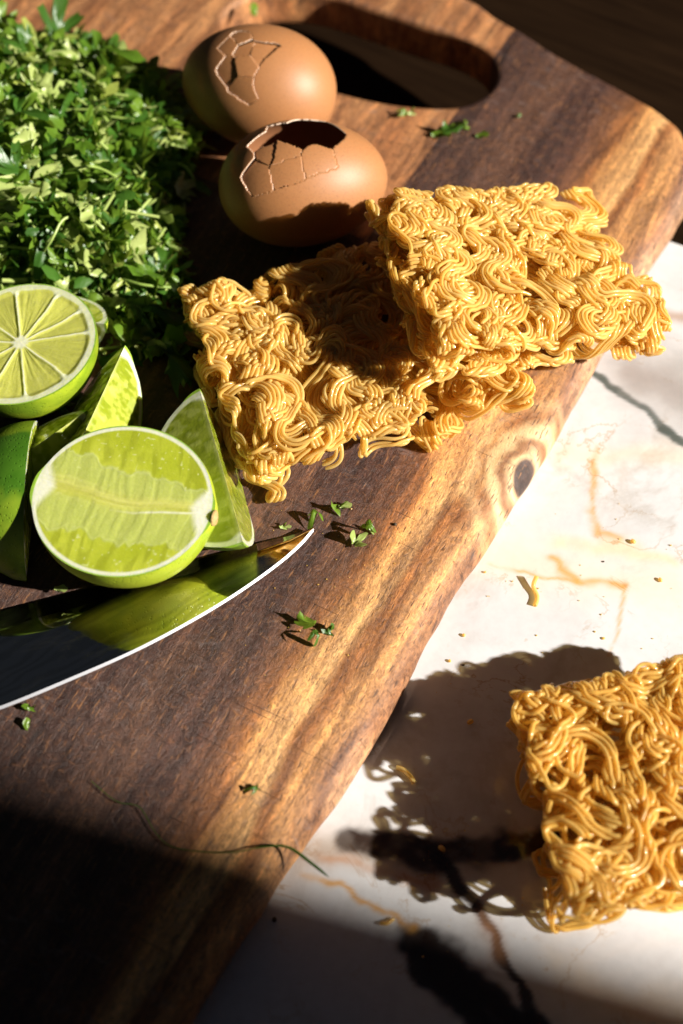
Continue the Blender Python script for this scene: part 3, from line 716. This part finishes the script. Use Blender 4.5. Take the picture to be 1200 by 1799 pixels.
def lime_half_cross(label, c, R_, r=2.74, depth=2.55):
    """half fruit cut across: local z out of the cut, ten segments in the face"""
    root = tag(empty('lime_half', (c[0], c[1], BT)), label, 'lime')
    n, m = 46, 110
    th = np.linspace(0, math.pi / 2, n); ph = np.arange(m) * 2 * math.pi / m
    RR, PH = np.meshgrid(r * np.cos(th) ** .9, ph, indexing='ij'); ZZ = np.repeat((-depth * np.sin(th))[:, None], m, 1)
    V = np.stack([RR * np.cos(PH), RR * np.sin(PH), ZZ], -1).reshape(-1, 3)
    add(root, 'rind', orient(V, R_, c), grid_faces(n, m, wrap_v=True)[:, ::-1], M_skin, skin_col(V, 15, .25))
    nr, na = 120, 400
    rr = np.linspace(0, r, nr); aa = np.arange(na) * 2 * math.pi / na
    RR, AA = np.meshgrid(rr, aa, indexing='ij'); X, Y = RR * np.cos(AA), RR * np.sin(AA)
    bounds = np.array([8, 33, 62, 101, 139, 172, 212, 248, 281, 318]) * math.pi / 180
    Aw = AA + (fbm(X * .9, Y * .9, s=81) - .5) * .10
    dA = np.abs((Aw[..., None] - bounds + math.pi) % (2 * math.pi) - math.pi).min(-1) * RR
    idx = (np.searchsorted(bounds, Aw.ravel() % (2 * math.pi)) % 10).reshape(Aw.shape)
    tone = np.random.default_rng(3).uniform(.82, 1.12, 10)[idx]
    flesh = np.array([.52, .53, .11]) * tone[..., None]
    st = fbm(AA * 14, RR * 1.0, s=90)
    C = flesh * (.9 + .2 * st[..., None]); C = mixc(C, (.44, .45, .12), sstep(.6, .75, fbm(AA * 9, RR * 1.6, s=93)) * .6)
    lobe = 2.47 + .04 * np.cos((AA) * 10) 
    wh, pith = np.array([.66, .67, .48]), np.array([.62, .65, .42])
    mem = np.exp(-(dA / (.03 + .02 * RR / r)) ** 2)
    C = mixc(C, wh, mem * .9)
    rim = sstep(-.04, .05, RR - (lobe - .32 * np.exp(-(dA / .12) ** 2)))
    C = mixc(C, pith, rim); C = mixc(C, wh * 1.04, sstep(.36, .2, RR + .18 * (fbm(X * 3, Y * 3, s=95) - .5)))
    C = mixc(C, (.28, .47, .05), sstep(r - .07, r - .035, RR))
    Z = (-.05 * sstep(.0, .12, dA) + .03 * (st - .5)) * sstep(2.5, 2.3, RR) * sstep(.2, .45, RR) + .02 * (fbm(X * 3, Y * 3, s=97) - .5) * sstep(r, r - .1, RR) + .004
    V = np.stack([X, Y, Z], -1).reshape(-1, 3)
    add(root, 'cut_face', orient(V, R_, c), grid_faces(nr, na, wrap_v=True), M_flesh, C.reshape(-1, 3))
    return root

def lime_wedge(label, c, R_, ang, seed, yellow=0.1, sc=1.0, bright=1.0, rough=1.0):
    """wedge: local x = fruit axis (the ridge), rind faces -z, faces at +-ang/2 either side of -z"""
    root = tag(empty('lime_wedge', (c[0], c[1], BT)), label, 'lime', 'lime wedges heaped by the knife')
    n, m = len(PX), 26; ph = -math.pi / 2 + np.linspace(-ang / 2, ang / 2, m)
    V = np.stack([np.repeat(PX, m), np.outer(PR, np.cos(ph)).ravel(), np.outer(PR, np.sin(ph)).ravel()], 1) * sc
    add(root, 'rind', orient(V, R_, c), grid_faces(n, m), M_skin, skin_col(V + seed, seed, yellow))
    nx, nq = 150, 70
    xi = np.interp(np.linspace(0, n - 1, nx), np.arange(n), PX); ri = np.interp(np.linspace(0, n - 1, nx), np.arange(n), PR)
    for sg in (-1, 1):
        q = np.linspace(0, 1, nq); X = np.repeat(xi[:, None], nq, 1); D = q[None] * ri[:, None]
        de = (1 - np.sqrt(np.clip((D / LB) ** 2 + (X / (LA * .985)) ** 2, 0, 1))) * 2.7
        ves = fbm(X * 4.6 + sg * 9, D * 1.9 - np.abs(X) * .5, s=seed + 20); ves2 = vnoise(X * 6, D * 3.5, s=seed + 31)
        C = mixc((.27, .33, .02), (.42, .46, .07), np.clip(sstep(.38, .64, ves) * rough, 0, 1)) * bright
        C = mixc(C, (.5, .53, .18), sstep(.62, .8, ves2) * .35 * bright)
        C = mixc(C, (.5, .52, .2), np.exp(-(D / .10) ** 2) * .6)
        endw = sstep(2.6, 2.82, np.abs(X) - .35 * D)
        C = mixc(C, (.74, .75, .62), endw)
        C = mixc(C, (.62, .65, .45), sstep(.24, .16, de)); C = mixc(C, (.30, .5, .05), sstep(.06, .03, de))
        h = rough * (.03 * (ves - .5) + .035 * (ves2 - .5)) * sstep(0, .2, de) * sstep(0, .15, D)
        a = -math.pi / 2 + sg * ang / 2
        nrm = np.array([0, -math.sin(a) * sg, math.cos(a) * sg])
        V = np.stack([X, D * math.cos(a), D * math.sin(a)], -1) + h[..., None] * nrm
        f = grid_faces(nx, nq); f = f if sg < 0 else f[:, ::-1]
        add(root, 'cut_face', orient(V.reshape(-1, 3) * sc, R_, c), f, M_flesh, C.reshape(-1, 3))
    return root
def wedge_frame(heading, roll=0.0, pitch=0.0):
    """heading of the axis on the board, pitch lifts its far end, roll turns the ridge towards the right of travel"""
    x = np.array([math.cos(pitch) * math.cos(heading), math.cos(pitch) * math.sin(heading), math.sin(pitch)])
    up = np.array([0, 0, 1.]) - x * x[2]; up /= np.linalg.norm(up); y = np.cross(up, x)
    z2 = math.cos(roll) * up - math.sin(roll) * y; y2 = np.cross(z2, x)
    return np.stack([x, y2, z2], 1)
rad = math.radians
# front half: face looks up at the viewer, stem end to the right
fc = P(214, 878, BT + 3.0)
nrm = np.array([-.10, -math.cos(rad(81)), math.sin(rad(81))])
lime_half_long('lime half lying in front cut lengthwise, with pale core band and stem end', fc, frame((math.cos(rad(-12)), math.sin(rad(-12)), -.06), nrm))
wc = P(36, 602, BT + 2.75)
lime_half_cross('lime half cut across, showing its wheel of segments, at the left edge', wc, frame((1, 0, 0), (-.08, -.02, 1)))
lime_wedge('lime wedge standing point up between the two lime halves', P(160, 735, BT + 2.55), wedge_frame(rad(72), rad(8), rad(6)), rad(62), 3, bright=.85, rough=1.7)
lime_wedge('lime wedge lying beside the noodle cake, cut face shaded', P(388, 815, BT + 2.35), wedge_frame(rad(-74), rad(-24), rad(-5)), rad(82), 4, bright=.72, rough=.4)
lime_wedge('thick lime wedge at the left edge with its dark green rind towards the viewer', P(60, 885, BT + .12), wedge_frame(rad(92), rad(142), 0), rad(86), 6, yellow=-.45)
lime_wedge('small lime wedge tucked under the wheel of segments with its white end showing', P(40, 800, BT + 1.9), wedge_frame(rad(38), rad(20), rad(8)), rad(60), 8, sc=.85)
lime_wedge('lime wedge peeking out behind the wheel of segments', P(72, 556, BT + 1.9), wedge_frame(rad(-12), rad(35), rad(4)), rad(60), 9, yellow=.5, sc=.8)

# ------------------------------------------------------------------ knife
def build_knife():
    M_blade = mat_blade(); M_edge = mat_plain('ground_steel_edge', (.72, .72, .76), .5, metal=1.0, var=.05)
    M_handle = mat_plain('dark_handle_wood', (.05, .025, .015), .4)
    zs, zf, zb = BT + .20, BT + .38, BT + .40
    n = 90
    edge = spline([P(x, y, zb)[:2] for x, y in ((-330, 1345), (-160, 1302), (0, 1246), (120, 1197), (240, 1144), (340, 1091), (420, 1042), (490, 992), (530, 957), (551, 932))], n)
    spine = spline([P(x, y, zs)[:2] for x, y in ((-330, 1165), (-160, 1118), (0, 1074), (120, 1043), (240, 1012), (340, 985), (420, 963), (480, 948), (520, 939), (551, 931))], n)
    dirn = spine - edge; w = np.linalg.norm(dirn, axis=1, keepdims=True); dn = dirn / (w + 1e-6)
    bw = np.minimum(.10, w * .4); bev = edge + dn * bw
    root = tag(empty('knife', P(0, 1150, BT)), 'chef knife with wavy patterned blade lying under the limes', 'knife')
    z = lambda a, h: np.concatenate([a, np.broadcast_to(np.asarray(h, float).reshape(-1, 1), (n, 1))], 1)
    tz = np.linspace(0, 1, n); zsv = np.interp(tz, [0, .85, 1], [zs, zs, zb - .02]); zfv = np.full(n, zb + .012)
    body = np.concatenate([z(bev, zfv), z(bev * .5 + spine * .5, (zfv + zsv) / 2 + .004), z(spine, zsv), z(spine, zsv - .17), z(bev, zfv - .06)])
    rowf = grid_faces(5, n)
    add(root, 'blade', body, rowf, M_blade)
    eb = np.concatenate([z(bev, zfv + .001), z(edge, zb - .03), z(edge, zb - .035), z(bev, zfv - .062)])
    add(root, 'cutting_edge', eb, grid_faces(4, n), M_edge, smooth=False)
    # handle, past the left of the picture
    a = (edge[0] + spine[0]) / 2 + dn[0] * .5; d = spine[0] - spine[8]; d /= np.linalg.norm(d)
    path = np.array([[*(a + d * t), BT + 1.0 + .0 * t] for t in np.linspace(-.2, 11.5, 24)])[None]
    rv = (.95 + .22 * np.cos(np.linspace(0, 5.5, 24)))[None]; rv = rv.copy(); rv[0, -1] = .3; rv[0, -2] = .75
    v, f = tubes(path, rv, 16); v = v[0]; v[:, 2] = BT + 1.0 + (v[:, 2] - BT - 1.0) * .8
    add(root, 'handle', v, f, M_handle)
    path = np.array([[*(a + d * t), BT + .9] for t in np.linspace(-.9, .3, 8)])[None]
    v, f = tubes(path, np.array([[.3, .7, .95, 1.15, 1.2, 1.2, 1.2, 1.15]]), 16); v = v[0]; v[:, 2] = BT + .9 + (v[:, 2] - BT - .9) * .72
    add(root, 'bolster', v, f, M_edge)
build_knife()

# ------------------------------------------------------------------ cilantro
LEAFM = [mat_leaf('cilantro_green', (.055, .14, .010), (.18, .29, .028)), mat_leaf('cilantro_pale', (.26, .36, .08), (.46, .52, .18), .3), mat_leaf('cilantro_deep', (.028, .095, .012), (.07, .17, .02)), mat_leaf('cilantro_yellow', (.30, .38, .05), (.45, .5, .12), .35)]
M_stemg = mat_leaf('cilantro_stem', (.20, .33, .05), (.48, .56, .18), .2)
def leaf_shape(kind, r):
    """lobed cilantro leaflet about 1 cm long: outline ring, mid ring and base point, bent out of flat"""
    lob = {0: [(-1.0, .62), (0, 1.0), (1.0, .62)], 1: [(-.75, .8), (.1, 1.0), (.9, .7)], 2: [(-1.25, .5), (-.6, .85), (0, 1.0), (.65, .8), (1.25, .5)], 3: [(-.25, 1.0), (.5, .75)], 4: [(0, 1.0)]}[kind % 5]
    m = 26; a = np.linspace(-1.75, 1.75, m); rr = np.full(m, .16)
    for c, l in lob:
        w = .40 if kind % 5 != 4 else .75
        rr = np.maximum(rr, l * np.exp(-(np.abs(a - c) / w) ** 2.6))
    rr *= 1 + .09 * np.sin(a * 16 + r.uniform(0, 6)) + .05 * r.standard_normal(m)
    if kind >= 5:                       # chopped through
        cut = r.uniform(.35, .7); yy = rr * np.cos(a); rr = np.where(yy > cut, cut / np.maximum(np.cos(a), .2), rr)
    out = np.stack([rr * np.sin(a), rr * np.cos(a)], 1); mid = out * .5
    p = np.concatenate([[[0, 0]], mid, out]); k1, k2, k3 = r.uniform(-1.4, 1.4), r.uniform(-1.0, 1.0), r.uniform(-.7, .7)
    z = k1 * p[:, 0] ** 2 + k2 * p[:, 1] ** 2 * .7 + k3 * np.abs(p[:, 0]) + .09 * np.sin(p[:, 0] * 9 + p[:, 1] * 6 + r.uniform(0, 6))
    v = np.column_stack([p, z]); F = []
    for i in range(m - 1):
        F.append([0, 1 + i + 1, 1 + i]); F.append([1 + i, 1 + i + 1, 1 + m + i + 1]); F.append([1 + i, 1 + m + i + 1, 1 + m + i])
    return v, np.array(F)
lr = np.random.default_rng(42)
SHAPES = [leaf_shape(k % 10, lr) for k in range(20)]
LEAFMESH = [[make_mesh('leaf', v, f, m) for m in LEAFM] for v, f in SHAPES]
def rand_rot(r, flat=.6):
    n = np.array([r.normal(0, flat), r.normal(0, flat), 1.0]); n /= np.linalg.norm(n); a = r.uniform(0, 2 * math.pi)
    x = np.array([math.cos(a), math.sin(a), 0]); x -= n * (x @ n); x /= np.linalg.norm(x)
    return np.stack([x, np.cross(n, x), n], 1)
HEAP_EDGE = [P(x, y, BT)[:2] for x, y in ((330, 505), (318, 420), (335, 330), (345, 260), (318, 190), (285, 150), (215, 110), (110, 85), (0, 80), (-160, 90))] + [np.array(q) for q in ((-22, 24), (-23, 15), (-20, 9.5), (-14, 8.3))] + [P(120, 660, BT)[:2], P(225, 725, BT)[:2], P(320, 690, BT)[:2], P(345, 600, BT)[:2]]
HE = spline(HEAP_EDGE, 120, True)
def inside_dist(x, y):
    d = seg_dist(x, y, [tuple(q) for q in HE] + [tuple(HE[0])])
    ins = np.zeros(x.shape, bool); j = len(HE) - 1
    for i in range(len(HE)):
        xi, yi, xj, yj = *HE[i], *HE[j]
        ins ^= ((yi > y) != (yj > y)) & (x < (xj - xi) * (y - yi) / (yj - yi + 1e-12) + xi); j = i
    return np.where(ins, d, -d)
def heap_h(x, y):
    d = inside_dist(x, y)
    back = sstep(9.5, 14, y)
    return np.clip(2.9 * (1 - np.exp(-np.clip(d, 0, 9) / 2.0)), 0, 9) * (.30 + .70 * back) + (.7 * (fbm(x * .5, y * .5, s=71) - .5) + 2.4 * (fbm(x * .9, y * .9, s=75, o=2) - .5)) * sstep(0, 1.5, d)
def build_heap():
    r = np.random.default_rng(77)
    root = tag(empty('cilantro_heap', (-13, 16, BT)), 'heap of chopped fresh cilantro on the board at upper left', 'cilantro')
    org = np.array([-13, 16, BT])
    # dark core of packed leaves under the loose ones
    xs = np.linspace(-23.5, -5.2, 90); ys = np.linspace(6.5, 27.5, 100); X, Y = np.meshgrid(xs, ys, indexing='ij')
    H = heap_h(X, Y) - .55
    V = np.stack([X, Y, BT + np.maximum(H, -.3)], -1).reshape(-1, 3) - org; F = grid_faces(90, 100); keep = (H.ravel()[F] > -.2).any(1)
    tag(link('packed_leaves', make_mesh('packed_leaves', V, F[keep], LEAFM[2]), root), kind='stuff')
    pts = []
    while len(pts) < 3900:
        x, y = r.uniform(-23, -5.3, 4000), r.uniform(7, 27, 4000); d = inside_dist(x, y)
        okk = (d > 0) & (r.random(4000) < np.where(y < 10.0, .5, 1)); pts += list(zip(x[okk], y[okk]))
    pts = np.array(pts[:3900]); h = heap_h(pts[:, 0], pts[:, 1])
    VV, FF, MI = [], [], []; nv = 0
    # the loose mass of small bits
    for i in range(len(pts)):
        k = int(r.choice([q for q in range(len(SHAPES)) if q % 5 != 4])); v, f = SHAPES[k]; sc = r.uniform(.42, 1.2)
        R_ = rand_rot(r, 1.1); p = np.array([pts[i, 0], pts[i, 1], BT + max(.05, h[i] - abs(r.normal(0, .28)))])
        if r.random() < .16:          # chopped stem
            L = r.uniform(.5, 1.6); ax = R_[:, 0]; bend = R_[:, 1] * r.normal(0, .12)
            path = np.stack([p + ax * L * (t - .5) + bend * (t - .5) ** 2 * 4 for t in np.linspace(0, 1, 6)])[None]
            v, f = tubes(path, r.uniform(.04, .085), 5); v = v[0]; f = np.concatenate([f[:, :3], f[:, [0, 2, 3]]]); VV.append(v - org); mi = 4
        else:
            VV.append(v * sc @ R_.T + p - org); mi = r.choice(4, p=[.44, .20, .28, .08])
        FF.append(f + nv); MI.append(np.full(len(f), mi)); nv += len(VV[-1])
    tag(link('loose_leaf_bits', make_mesh('loose_leaf_bits', np.concatenate(VV), np.concatenate(FF), LEAFM + [M_stemg], mi=np.concatenate(MI)), root), kind='stuff')
    # larger leaves that can be told apart
    c = 0
    sel = [i for i in range(len(pts)) if pts[i, 0] > -16.5]
    r.shuffle(sel)
    for i in sel[:262]:
        k = int(r.choice([0, 1, 2, 5, 6, 7, 10, 11, 12, 15, 16, 17])); me = LEAFMESH[k][r.choice(4, p=[.42, .28, .20, .10])]
        o = bpy.data.objects.new('leaf', me); col.objects.link(o); o.parent = root
        Mx = Matrix(rand_rot(r, .55).tolist()).to_4x4(); sc = r.uniform(1.0, 1.8)
        o.matrix_local = Matrix.Translation(Vector((np.array([pts[i, 0], pts[i, 1], BT + h[i] + r.uniform(.02, .28)]) - org) * S)) @ Mx @ Matrix.Scale(sc, 4)
    # stems lying on the heap
    for j in range(26):
        i = sel[300 + j]; p = np.array([pts[i, 0], pts[i, 1], BT + h[i] + .18]); a = r.uniform(0, 6.28); L = r.uniform(1.2, 3.0)
        d = np.array([math.cos(a), math.sin(a), r.normal(0, .15)]); b = np.array([-d[1], d[0], .2]) * r.normal(0, .35)
        path = np.stack([p + d * L * (t - .5) + b * (t - .5) ** 2 * 4 for t in np.linspace(0, 1, 12)])[None]
        v, f = tubes(path, r.uniform(.05, .1), 6)
        link('stem', make_mesh('stem', v[0] - org, f, M_stemg), root)
    # curling tendrils above the lime wheel
    for pts_ in (((0, 432), (60, 436), (90, 418), (112, 385), (145, 378)), ((0, 498), (50, 470), (85, 430), (105, 392)), ((70, 440), (85, 470), (98, 505)), ((215, 490), (250, 500), (300, 505)), ((120, 300), (160, 292), (200, 308), (222, 330))):
        q = []
        for x, y in pts_:
            g = P(x, y, BT + 1.6); hh = float(heap_h(np.array([g[0]]), np.array([g[1]]))[0]); q.append(P(x, y, BT + max(hh, .3) + .25))
        v, f = tubes(spline(q, 30)[None], .06, 6); link('stem', make_mesh('stem', v[0] - org, f, M_stemg), root)
build_heap()

# leaves lying in the shade between the limes and the noodles, scraps on the board
def leaf_thing(name, label, px, py, pieces, cat='herb', z=BT, group='cilantro scraps on the board'):
    """pieces: (dx cm, dy cm, size, shape, material, heading, tilt)"""
    c = P(px, py, z); root = tag(empty(name, c), label, cat, group)
    for dx, dy, sc, k, mi, hd, tl in pieces:
        v, f = SHAPES[k]
        R_ = np.array(Euler((tl, tl * .6, hd)).to_matrix()); vv = v.copy(); vv[:, 2] += .75 * np.abs(vv[:, 0]) * (1 if k % 2 else -1) + .35 * np.sin(vv[:, 1] * 4 + k); w = vv * sc @ R_.T; w[:, 2] -= w[:, 2].min() - .012
        link('leaf', make_mesh('leaf', w + np.array([dx, dy, 0]), f, LEAFM[mi]), root)
    return root
leaf_thing('cilantro_scrap', 'folded pale green cilantro leaf on the board right of the knife tip', 635, 950, [(-.25, -.15, .62, 1, 1, -.6, .45), (.12, .12, .6, 0, 0, -.4, -.5), (.42, .2, .42, 3, 1, .4, .7)])
leaf_thing('cilantro_scrap', 'dark green cilantro sprig lying alone in the middle of the sunlit board', 556, 1112, [(-.15, .1, .6, 2, 0, .8, .5), (-.1, -.25, .5, 0, 2, -2.2, -.55), (.2, -.02, .45, 3, 2, -1.4, .5), (.5, -.15, .36, 4, 2, .3, .9)])
leaf_thing('cilantro_scrap', 'cilantro leaf poking out from under the flat noodle cake', 572, 900, [(-.25, -.15, .62, 0, 0, 2.6, .3), (.2, .1, .6, 3, 0, -1.4, -.3), (.45, .18, .42, 4, 1, -1.5, .2)])
leaf_thing('cilantro_scrap', 'tiny green scrap near the bright edge of the board above the shade', 452, 1391, [(0, 0, .34, 0, 2, 1.4, .4), (-.12, .05, .25, 3, 2, -1, .7)])
leaf_thing('cilantro_scrap', 'small green sliver just below the knife edge at the left', 62, 1246, [(0, 0, .36, 4, 0, 1.5, .3), (-.2, -.04, .28, 3, 0, -1.4, .4)])
leaf_thing('cilantro_scrap', 'short upright green sliver at the margin of the shade on the left', 48, 1286, [(0, 0, .36, 4, 0, .1, .4)])
leaf_thing('cilantro_scrap', 'pale scrap beside the knife tip by the spine', 492, 930, [(0, 0, .30, 3, 1, -1.2, .3), (.15, .04, .22, 4, 1, -1.5, .3)])
leaf_thing('cilantro_scrap', 'pale oval leaf scrap on the knife spine below the lime half', 96, 1036, [(0, 0, .42, 4, 1, -1.7, .15)], z=BT + .27)
leaf_thing('cilantro_scrap', 'green scrap on the board below the handle hole', 712, 208, [(0, 0, .5, 0, 0, 1.0, .5), (.12, .15, .4, 3, 1, -1, .6)])
leaf_thing('cilantro_scrap', 'long wilted cilantro sprig on the board below the handle hole', 793, 240, [(-.9, -.05, .7, 4, 0, -1.45, .3), (-.3, .02, .85, 5, 0, -1.7, -.35), (.35, .08, .75, 2, 2, 1.4, .5), (.5, .3, .5, 0, 0, -.3, .5), (1.0, -.05, .5, 4, 0, -1.7, .4)])
leaf_thing('cilantro_scrap', 'tiny brown green speck right of the wilted sprig', 915, 208, [(0, 0, .26, 0, 2, 1, .4)])
leaf_thing('cilantro_scrap', 'bright green sliver just behind the back egg', 451, 34, [(0, 0, .62, 4, 0, .3, .5)])
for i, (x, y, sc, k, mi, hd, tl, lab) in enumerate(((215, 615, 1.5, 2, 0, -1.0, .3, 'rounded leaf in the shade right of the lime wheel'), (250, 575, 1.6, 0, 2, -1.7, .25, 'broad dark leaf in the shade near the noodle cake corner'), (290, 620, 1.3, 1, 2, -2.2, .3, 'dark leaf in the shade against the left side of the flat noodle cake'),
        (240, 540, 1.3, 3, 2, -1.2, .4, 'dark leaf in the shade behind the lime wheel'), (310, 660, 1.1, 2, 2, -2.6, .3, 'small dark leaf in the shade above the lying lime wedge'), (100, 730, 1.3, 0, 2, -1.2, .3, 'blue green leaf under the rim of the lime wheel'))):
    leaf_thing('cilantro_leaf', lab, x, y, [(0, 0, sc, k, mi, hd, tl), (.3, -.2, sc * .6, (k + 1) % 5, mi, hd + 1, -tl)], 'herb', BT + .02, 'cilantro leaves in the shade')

def strand_thing(name, label, pts, r, mat, cat, taper=False, group=None, n=40, sides=6):
    q = spline(np.array(pts), n); c = q[0].copy()
    rv = np.full((1, n), r)
    if taper: rv[0] = r * np.interp(np.linspace(0, 1, n), [0, .6, .85, .95, 1], [.6, .8, 2.2, 1.8, .2])
    v, f = tubes((q - c)[None], rv, sides); v = v[0]
    return tag(link(name, make_mesh(name, v, f, mat), None, c), label, cat, group)
strand_thing('grass_blade', 'thin dark green stem with pointed tip trailing over the board edge in the shade',
             [P(160, 1372, BT + .1), P(205, 1408, BT + .1), P(245, 1418, BT + .12), P(275, 1465, BT + .12), P(310, 1490, BT + .12), P(400, 1498, BT + .14), P(460, 1488, BT + .2), P(505, 1488, BT + .16), P(545, 1515, BT + .05), P(578, 1541, BT - .1)], .024, LEAFM[2], 'herb', True)

# ------------------------------------------------------------------ noodle crumbs on the marble and specks
def crumb_strand(label, pts, r=.085, mat=M_nood):
    strand_thing('noodle_crumb', label, [P(x, y, r + h) for x, y, h in pts], r, mat, 'noodle crumb', group='noodle crumbs on the marble', n=16)
crumb_strand('bent noodle crumb lying alone on the sunlit marble', [(943, 1012, .25), (937, 1030, .06), (944, 1048, 0), (940, 1064, 0)])
crumb_strand('noodle crumb lying in the shadow of the loose cake near the board', [(697, 1348, 0), (708, 1352, .05), (722, 1366, .06), (728, 1376, 0)])
crumb_strand('small curved noodle crumb at the lower edge of the light on the marble', [(668, 1622, 0), (680, 1622, .05), (692, 1614, 0)], .06)
def bit(label, x, y, r, mat, z=0.0, seed=0, name='noodle_crumb', cat='crumb', group='noodle crumbs on the marble'):
    g = np.random.default_rng(seed + int(x)); bm = bmesh.new(); bmesh.ops.create_icosphere(bm, subdivisions=2, radius=1)
    v = np.array([q.co[:] for q in bm.verts]); f = np.array([[q.index for q in t.verts] for t in bm.faces]); bm.free()
    v *= np.array([1, g.uniform(.6, .9), g.uniform(.45, .8)]) * (1 + .5 * (fbm(v[:, 0] * 1.4 + x, v[:, 1] * 1.4, v[:, 2] * 1.4, s=seed) - .5))[:, None] * r
    a = g.uniform(0, 6.28); v = v @ np.array([[math.cos(a), math.sin(a), 0], [-math.sin(a), math.cos(a), 0], [0, 0, 1]]); v[:, 2] -= v[:, 2].min()
    tag(link(name, make_mesh(name, v, f, mat), None, P(x, y, z + .002)), label, cat, group)
M_speck = mat_plain('dark_speck', (.05, .035, .02), .7)
bit('golden round crumb on the marble beside the orange vein', 1112, 953, .11, M_nood); bit('pale crumb on the marble near the right edge', 1160, 1020, .10, M_nood)
bit('yellow crumb in the light just above the loose cake shadow', 815, 1117, .07, M_nood); bit('tiny golden crumb close to the middle of the board edge', 852, 1006, .05, M_nood)
bit('golden crumb above the loose noodle cake', 1060, 1122, .06, M_nood); bit('amber crumb inside the shadow left of the loose cake', 826, 1270, .12, M_nood2); bit('amber crumb on the dark marble vein', 776, 1492, .13, M_nood)
bit('small brown crumb at the top edge of the shadow', 790, 1162, .06, M_nood2); bit('black speck at the top edge of the shadow', 814, 1169, .05, M_speck, cat='speck', name='dark_speck', group='dark specks')
bit('black speck on the shaded marble beside the board', 482, 1616, .09, M_speck, cat='speck', name='dark_speck', group='dark specks'); bit('minute dark speck on the bright marble', 1060, 987, .04, M_speck, cat='speck', name='dark_speck', group='dark specks')
bit('small dark speck on the board right of the folded leaf', 694, 922, .07, M_speck, z=BT, cat='speck', name='dark_speck', group='dark specks')

# fine noodle dust too small to count
def dust():
    g = np.random.default_rng(9); VV, FF = [], []; n = 0
    o6 = np.array([[1, 0, 0], [-1, 0, 0], [0, 1, 0], [0, -1, 0], [0, 0, 1], [0, 0, -1]], float); f8 = np.array([[0, 2, 4], [2, 1, 4], [1, 3, 4], [3, 0, 4], [2, 0, 5], [1, 2, 5], [3, 1, 5], [0, 3, 5]])
    for _ in range(120):
        if g.random() < .7: x, y, z = g.uniform(700, 1190), g.uniform(850, 1720), 0
        else: x, y, z = g.uniform(430, 700), g.uniform(880, 1250), BT
        q = P(x, y, z); u = q[0] * .887 - q[1] * .462
        if z == 0 and u < 5.6: continue
        if z == BT and u > 3.6: continue
        r = g.uniform(.012, .04); VV.append(o6 * r * g.uniform(.5, 1.4, (6, 1)) + q + [0, 0, r * .8]); FF.append(f8 + n); n += 6
    tag(link('noodle_dust', make_mesh('noodle_dust', np.concatenate(VV), np.concatenate(FF), M_nood2, smooth=False)), 'fine golden noodle dust sprinkled over marble and board', 'crumbs', kind='stuff')
dust()
